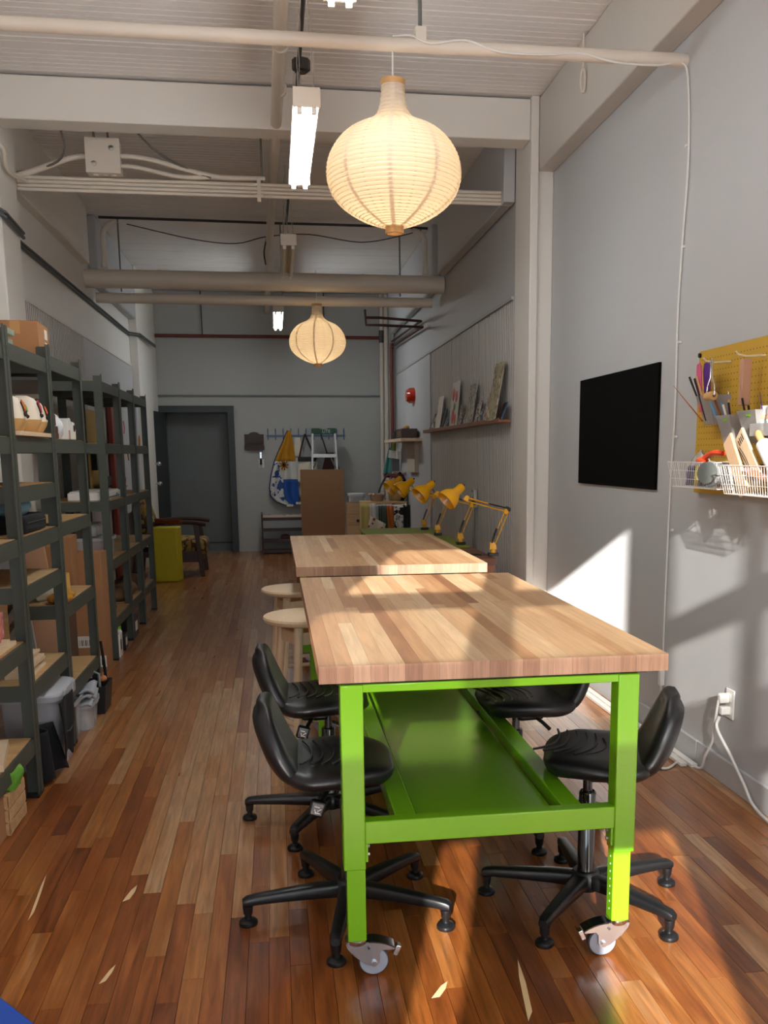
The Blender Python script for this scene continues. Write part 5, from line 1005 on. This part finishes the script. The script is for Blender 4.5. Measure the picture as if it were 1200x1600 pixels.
for k in range(9): sf.bar((-.07,-.045,1.235),(-.07+.065*math.cos(k*.7),-.045,1.235+.075*math.sin(k*.7)),.022,.004,(0,1,0))
sf.build('sunflower', pm('ochre_flower','#9a5f1d',rough=.8), ap)
for x, z in ((.0,.66),(.13,.69)): MB().cbox((x,-.02,z),(.09,.02,.035)).build('cream_hem', CREAM, ap, bevel=.004)
tw = thing('towel', 'pale cream and grey towel hanging behind the apron', 'towel', (.33,YB-.045,0)); MB().grid(lambda u,v: ((v-.5)*(.08+.17*u)+.03*u, -.012*math.sin(v*12)*u, 1.62-.86*u),14,10).build('towel_cloth', APW, tw, solid=.006, smooth=70); MB().grid(lambda u,v: ((v-.5)*(.06+.10*u)+.01, -.014-.012*math.sin(v*12)*u, 1.62-.28*u),8,8).build('cream_band', CREAM, tw, solid=.004, smooth=70)
tg = thing('tote_bag', 'cream tote bag with dark straps hanging behind the ladder', 'bag', (.46,YB-.09,0)); MB().grid(lambda u,v: ((v-.5)*(.24+.08*u)+.01, -.03*math.sin(v*PI), 1.33-.35*u),8,10).build('bag_body', CREAM, tg, solid=.02, smooth=70); 
for s in (-1,1): MB().tube([(-.02,-.02,1.665),(s*.06-.01,-.03,1.5),(s*.11,-.035,1.33)],.013,6).build('strap', DARKW, tg)
box(-.13,.15,-.05,-.03,1.28,1.345).build('dark_trim', INK, tg); tg2 = thing('dark_bag', 'dark maroon bag hanging behind the ladder legs', 'bag', (.80,YB-.06,0)); MB().grid(lambda u,v: ((v-.5)*(.12+.22*u), -.025*math.sin(v*PI), 1.40-.42*u),8,10).build('bag_body', pm('maroon_cloth','#3c1614',rough=.8), tg2, solid=.02, smooth=70); MB().tube([(-.05,0,1.40),(-.13,.0,1.66)],.010,6).build('strap', DARKW, tg2)
# step ladder
ld = thing('step_ladder', 'aluminium step ladder with dark green top cap against the back wall', 'ladder', (.69,13.88,0)); ALU = pm('aluminium','#c3c4c2',rough=.4,metal=.7); GRN = pm('cap_green','#12432f',rough=.5)
MB().prism([(-.168,1.655),(.168,1.655),(.166,1.735),(.06,1.735),(.045,1.722),(-.045,1.722),(-.06,1.735),(-.166,1.735)],'y',-.07,.11).build('top_cap', GRN, ld, bevel=.006)
for s in (-1,1):
    MB().bar((s*.155,-.05,1.66),(s*.215,-.28,0),.026,.055,(0,1,0)).build('front_rail', ALU, ld, bevel=.002); MB().bar((s*.15,.09,1.66),(s*.20,.28,0),.024,.03,(0,1,0)).build('rear_rail', ALU, ld, bevel=.002); MB().bar((s*.155,-.08,1.38),(s*.155,.12,1.42),.004,.02).build('spreader', GREY, ld)
for k in range(5): z = 1.385-.29*k; y = -.05-.23*(1.66-z)/1.66; w = .16+.06*(1.66-z)/1.66; MB().box(-w,w,y-.04,y+.05,z-.05,z).build('step', ALU, ld, bevel=.003)
for s in (-1,1): MB().bar((s*.16,-.10,1.18),(s*.09,-.095,1.33),.012,.02).build('step_brace', GREY, ld)
fc = bpy.data.curves.new('cap_lettering','FONT'); fc.body = 'LITE'; fc.size = .062; fc.extrude = .001; fc.align_x = 'CENTER'; fo_ = bpy.data.objects.new('cap_lettering', fc); COL.objects.link(fo_); fo_.parent = ld; fo_.location = (.035,-.0715,1.672); fo_.rotation_euler = (PI/2,0,0); fc.materials.append(pm('lettering_grey','#c9d2cc',rough=.5))
bpy.context.view_layer.update(); fm_ = bpy.data.meshes.new_from_object(fo_); fn_ = bpy.data.objects.new('cap_lettering', fm_); COL.objects.link(fn_); fn_.parent = ld; fn_.location = fo_.location; fn_.rotation_euler = fo_.rotation_euler; bpy.data.objects.remove(fo_); fn_.name = 'cap_lettering'
tag(box(.338,.925,13.36,13.385,0,1.178).build('cardboard_sheet', pm('brown_sheet','#8a6544',rough=.85,var=.05), bevel=.002), 'large brown cardboard sheet standing in front of the step ladder', 'cardboard')
sr = thing('shoe_rack', 'dark wooden shoe rack with a floral cushion under the apron', 'shoe rack', (.13,13.98,0))
for s in (-1,1): MB().prism([(-.15,0),(.15,0),(.15,.55),(.12,.575),(-.15,.56)],'x',s*.33-.011,s*.33+.011).build('side_panel', DARKW, sr, bevel=.002)
for k in range(4): MB().box(-.32,.32,-.14,.14,.03+.15*k,.045+.15*k).box(-.32,.32,-.15,-.135,.02+.15*k,.06+.15*k).build('rack_shelf', DARKW, sr)
box(-.32,.32,-.14,.13,.4955,.54).build('cushion', pattern('cushion_print',[(0,'#2b2322'),(.30,'#c3aea0')],7,thr=0), sr, bevel=.012)
sh_ = thing('shoe', 'dark pinkish shoe on the second shelf of the shoe rack', 'shoe', (.17,13.92,.1965)); MB().loft([[(x,w*math.cos(a),max(0,h*(.5+.5*math.sin(a)))) for a in [2*PI*i/14 for i in range(14)]] for x,w,h in ((-.12,.02,.03),(-.10,.035,.07),(-.04,.038,.075),(.03,.036,.05),(.09,.034,.035),(.12,.015,.02))]).build('shoe_upper', pm('shoe_brown','#5b3a38',rough=.6), sh_); box(-.12,.12,-.03,.03,-.004,.004).build('sole', CREAM, sh_)
px = thing('plank_crate', 'crate of knotty pine boards beside the cardboard sheet', 'crate', (1.10,13.2,0))
for k in range(5):
    m = MB(); m.t = random.uniform(.2,.9); m.box(-.16,.16,-.15,-.135,.012+.146*k,.150+.146*k); m.build('pine_board', PINE, px)
    m = MB(); m.t = random.uniform(.2,.9); m.box(-.16,.16,.135,.15,.012+.146*k,.150+.146*k); m.build('pine_board', PINE, px)
for s in (-1,1): box(s*.145-.012,s*.145+.012,-.134,.134,0,.74).build('crate_end', PINE, px)
for x, z in ((.09,.62),(-.02,.50),(.1,.33),(-.06,.20)): MB().lathe([(.001,0),(.022,0)],10,(0,0,0)).build('knot', DARKW, px).matrix_local = Matrix.Translation((x,-.1505,z)) @ Matrix.Rotation(PI/2,4,'X')
tub('blue grey plastic tub standing on the pine crate', 1.07,13.2,.22,.2,.10,0,(.5,.62,.68),True,.745)
# fabric cart
cx0, cy0 = 1.36, 12.4
ca = thing('cart', 'wheeled rack draped with printed fabrics in the back corner', 'cart', (cx0,cy0,0))
box(-.30,.27,-.22,.22,.765,.79).build('cart_top', PINE, ca, bevel=.003); box(-.30,.27,-.22,.22,.10,.12).build('cart_shelf', GREY, ca)
for sx in (-.27,.24):
    for sy in (-.2,.2): MB().tube([(sx,sy,.05),(sx,sy,.765)],.012,8).build('cart_post', ZINC, ca); MB().ball((sx,sy,.03),.03,10).build('cart_wheel', BLACKP, ca)
MB().tube([(-.22,-.245,.745),(.245,-.245,.745)],.009,8).ball((-.22,-.245,.745),.022,10).ball((.245,-.245,.745),.022,10).build('hanging_rail', WHITEP, ca)
PRB = pattern('dark_leaf_print',[(0,'#8f9193'),(.45,'#26282c'),(.58,'#b7b8b8')],14,kind='noise'); STR = pattern('stripe_print',[(0,'#a54a1d'),(.35,'#d08a2e'),(.5,'#7d2f1b'),(.75,'#c9772a')],8,kind='wave',stretch=(4,.01,.01)); RFL = pattern('red_floral',[(0,'#b8372b'),(.20,'#5d7148'),(.30,'#ddd3c4')],16); YLC = pm('pale_yellow_cloth','#c7b873',rough=.9); BWP = pattern('black_white_print',[(0,'#20211f'),(.42,'#d9d7d0'),(.55,'#6c6f74'),(.6,'#d9d7d0')],13,kind='noise')
def drape(n, lab, x0, x1, z0, z1, y, mat, cat='fabric', sag=0, sk=0):
    o = MB().grid(lambda u,v: (cx0+x0+(x1-x0)*v+sk*u, cy0+y-.010*math.sin(v*11)*(.3+u), z1+(z0-z1)*u+sag*math.sin(v*PI)),10,12).build(n, mat, solid=.005, smooth=70); tag(o, lab, cat, 'fabrics hung on the cart'); return o
drape('fabric','pale yellow cloth hanging at the door side corner of the cart',-.33,-.20,.12,.78,-.262,YLC); drape('fabric','white cloth with pleats hanging beside the yellow one on the cart',-.205,-.13,.15,.775,-.27,APW)
drape('fabric','dark green and white striped fabric on the cart front',-.10,.02,.20,.745,-.262,pattern('green_stripe',[(0,'#2b3a2b'),(.6,'#c9d0c8'),(.72,'#2f4a33')],5,kind='wave',stretch=(3,.01,.01))); drape('fabric','orange and brown striped fabric on the cart front',.0,.085,.22,.745,-.272,STR,sk=.04); drape('fabric','black and white drawn floral fabric on the cart front',.095,.215,.22,.745,-.266,BWP); drape('fabric','dark plain fabric at the wall side of the cart',.215,.30,.15,.75,-.258,pm('dark_cloth','#202225',rough=.9))
rf = MB().grid(lambda u,v: (cx0-.20+.19*v-.09*u, cy0-.285-.008*math.sin(v*9), .62-.34*u-.10*v),8,8).build('fabric', RFL, solid=.005, smooth=70); tag(rf, 'white fabric with red flowers pinned slanting on the cart front', 'fabric', 'fabrics hung on the cart')
bw = thing('woven_basket', 'pale scalloped woven bowl on the cart top', 'bowl', (1.265,12.30,.7905)); MB().lathe([(.001,0),(.07,0),(.085,.03),(.095,.085),(.088,.085),(.078,.03),(.001,.012)],20).build('bowl_wall', pm('pale_woven','#a58a74',rough=.8,bump=.4), bw)
for k in range(9): a = 2*PI*k/9; MB().ball((.093*math.cos(a),.093*math.sin(a),.088),.022,8,(1,1,.8)).build('scallop', MATS['pale_woven'], bw)
fz = thing('fabric_hamper', 'tan fabric hamper with a maroon fringe standing on the cart', 'hamper', (1.50,12.36,.7905)); blob(.10,.09,.30,seed=91,crease=.05).build('hamper_body', pm('tan_fabric','#a8925f',rough=.9,bump=.2), fz, smooth=50); MB().tube([(.12*math.cos(a)-.01,.10*math.sin(a),.315+.012*math.sin(5*a)) for a in [2*PI*i/24 for i in range(24)]],.014,8,closed=True).build('maroon_fringe', pm('maroon_trim','#5c1f1c',rough=.9), fz)
bs_ = thing('black_sack', 'black bag with a spotted band hanging beside the hamper', 'bag', (1.60,12.42,.7905)); bs_.location = (1.585,12.52,.7905); blob(.09,.10,.35,seed=93,crease=.06).build('sack_body', BLACKC, bs_, smooth=50); MB().tube([(.085*math.cos(a),.09*math.sin(a),.345) for a in [PI*i/14 for i in range(-2,17)]],.020,8).build('spotted_band', pattern('spot_band',[(0,'#3a2422'),(.3,'#a8988c')],30), bs_)
gf = MB().tube(spline([(1.285,12.44,.84),(1.33,12.46,.97),(1.40,12.47,1.10)],4),.012,8).build('dark_rod', DKGREY); tag(gf, 'slanting dark rod leaning beside the hamper on the cart', 'rod')
MB().cyl((1.285,12.44,.7905),(1.285,12.44,.845),.018).build('rod_foot', DKGREY, gf)
tl = MB().grid(lambda u,v: (1.565+.13*(v-.4)*(.3+.7*u)-.05*u, 13.40-.012*math.sin(v*10), 1.46-.36*u),8,8).build('teal_cloth', pm('teal','#3f7f7b',rough=.85), solid=.006, smooth=70); MB().tube([(1.575,13.40,1.455),(1.59,13.47,1.50),(1.620,13.580,1.49)],.006,6).build('cloth_hook', DKMETAL, tl); tag(tl, 'teal cloth hanging by the red pipe above the cart', 'cloth')
gb = thing('hand_broom', 'olive green topped brush hanging under the white wall shelf', 'brush', (1.58,12.95,1.10)); MB().lathe([(.001,.30),(.035,.30),(.04,.32),(.04,.41),(.03,.43),(.001,.43)],14).build('green_grip', pm('olive','#76822f',rough=.6), gb); MB().box(-.05,.05,-.025,.025,0,.30).build('grey_bristles', pm('grey_bristle','#5c5f60',rough=.9), gb, bevel=.004); MB().cbox((-.02,-.045,.27),(.15,.003,.10),0,0,.15).build('white_note', PAPERW, gb)
# yellow box and armchair
yb = thing('yellow_box', 'bright yellow box standing in front of the patterned armchair', 'box', (-1.20,10.98+.12,0)); MB().cbox((0,0,.30),(.26,.24,.60),-.10).build('box_body', LEMON, yb, bevel=.012); MB().cbox((.121,-.012,.30),(.012,.22,.56),-.10).build('side_panel', LEMON, yb, bevel=.003)
ac = thing('armchair', 'old armchair in mustard patterned fabric with dark wooden arms', 'armchair', (-1.22,11.75,0))
TAP = pattern('tapestry_print',[(0,'#3d2412'),(.33,'#8a6a2a'),(.46,'#4c3015'),(.55,'#a58a42')],9,kind='noise',stretch=(1,1,.6))
MB().cbox((.10,0,.34),(.62,.56,.20),0,0,.06).build('seat_cushion', TAP, ac, bevel=.05); MB().cbox((-.27,0,.62),(.16,.56,.52),0,0,-.28).build('back_cushion', TAP, ac, bevel=.05); box(-.2,.36,-.27,.27,.16,.26).build('seat_frame', DARKW, ac, bevel=.004)
for s in (-1,1):
    MB().tube(spline([(-.34,s*.33,.58),(-.1,s*.33,.615),(.2,s*.34,.625),(.42,s*.34,.60)],4),[.026]*13,8).build('armrest', DARKW, ac); MB().bar((.30,s*.33,.60),(.36,s*.33,0),.045,.05).build('front_leg', DARKW, ac, bevel=.004); MB().bar((-.33,s*.33,.58),(-.40,s*.33,0),.04,.05).build('back_leg', DARKW, ac, bevel=.004); MB().bar((-.36,s*.33,.26),(.33,s*.33,.26),.03,.06).build('side_rail', DARKW, ac)
rd = MB().grid(lambda u,v: (-1.36+.30*u, 11.30+.06*v+.0*u, .672-.02*u+.008*math.sin(9*u)-.05*v*v),8,6).build('red_cloth', pm('rust_cloth','#7a351c',rough=.9), smooth=60, solid=.012); tag(rd, 'rust coloured cloth draped over the armchair arm behind the yellow box', 'cloth')
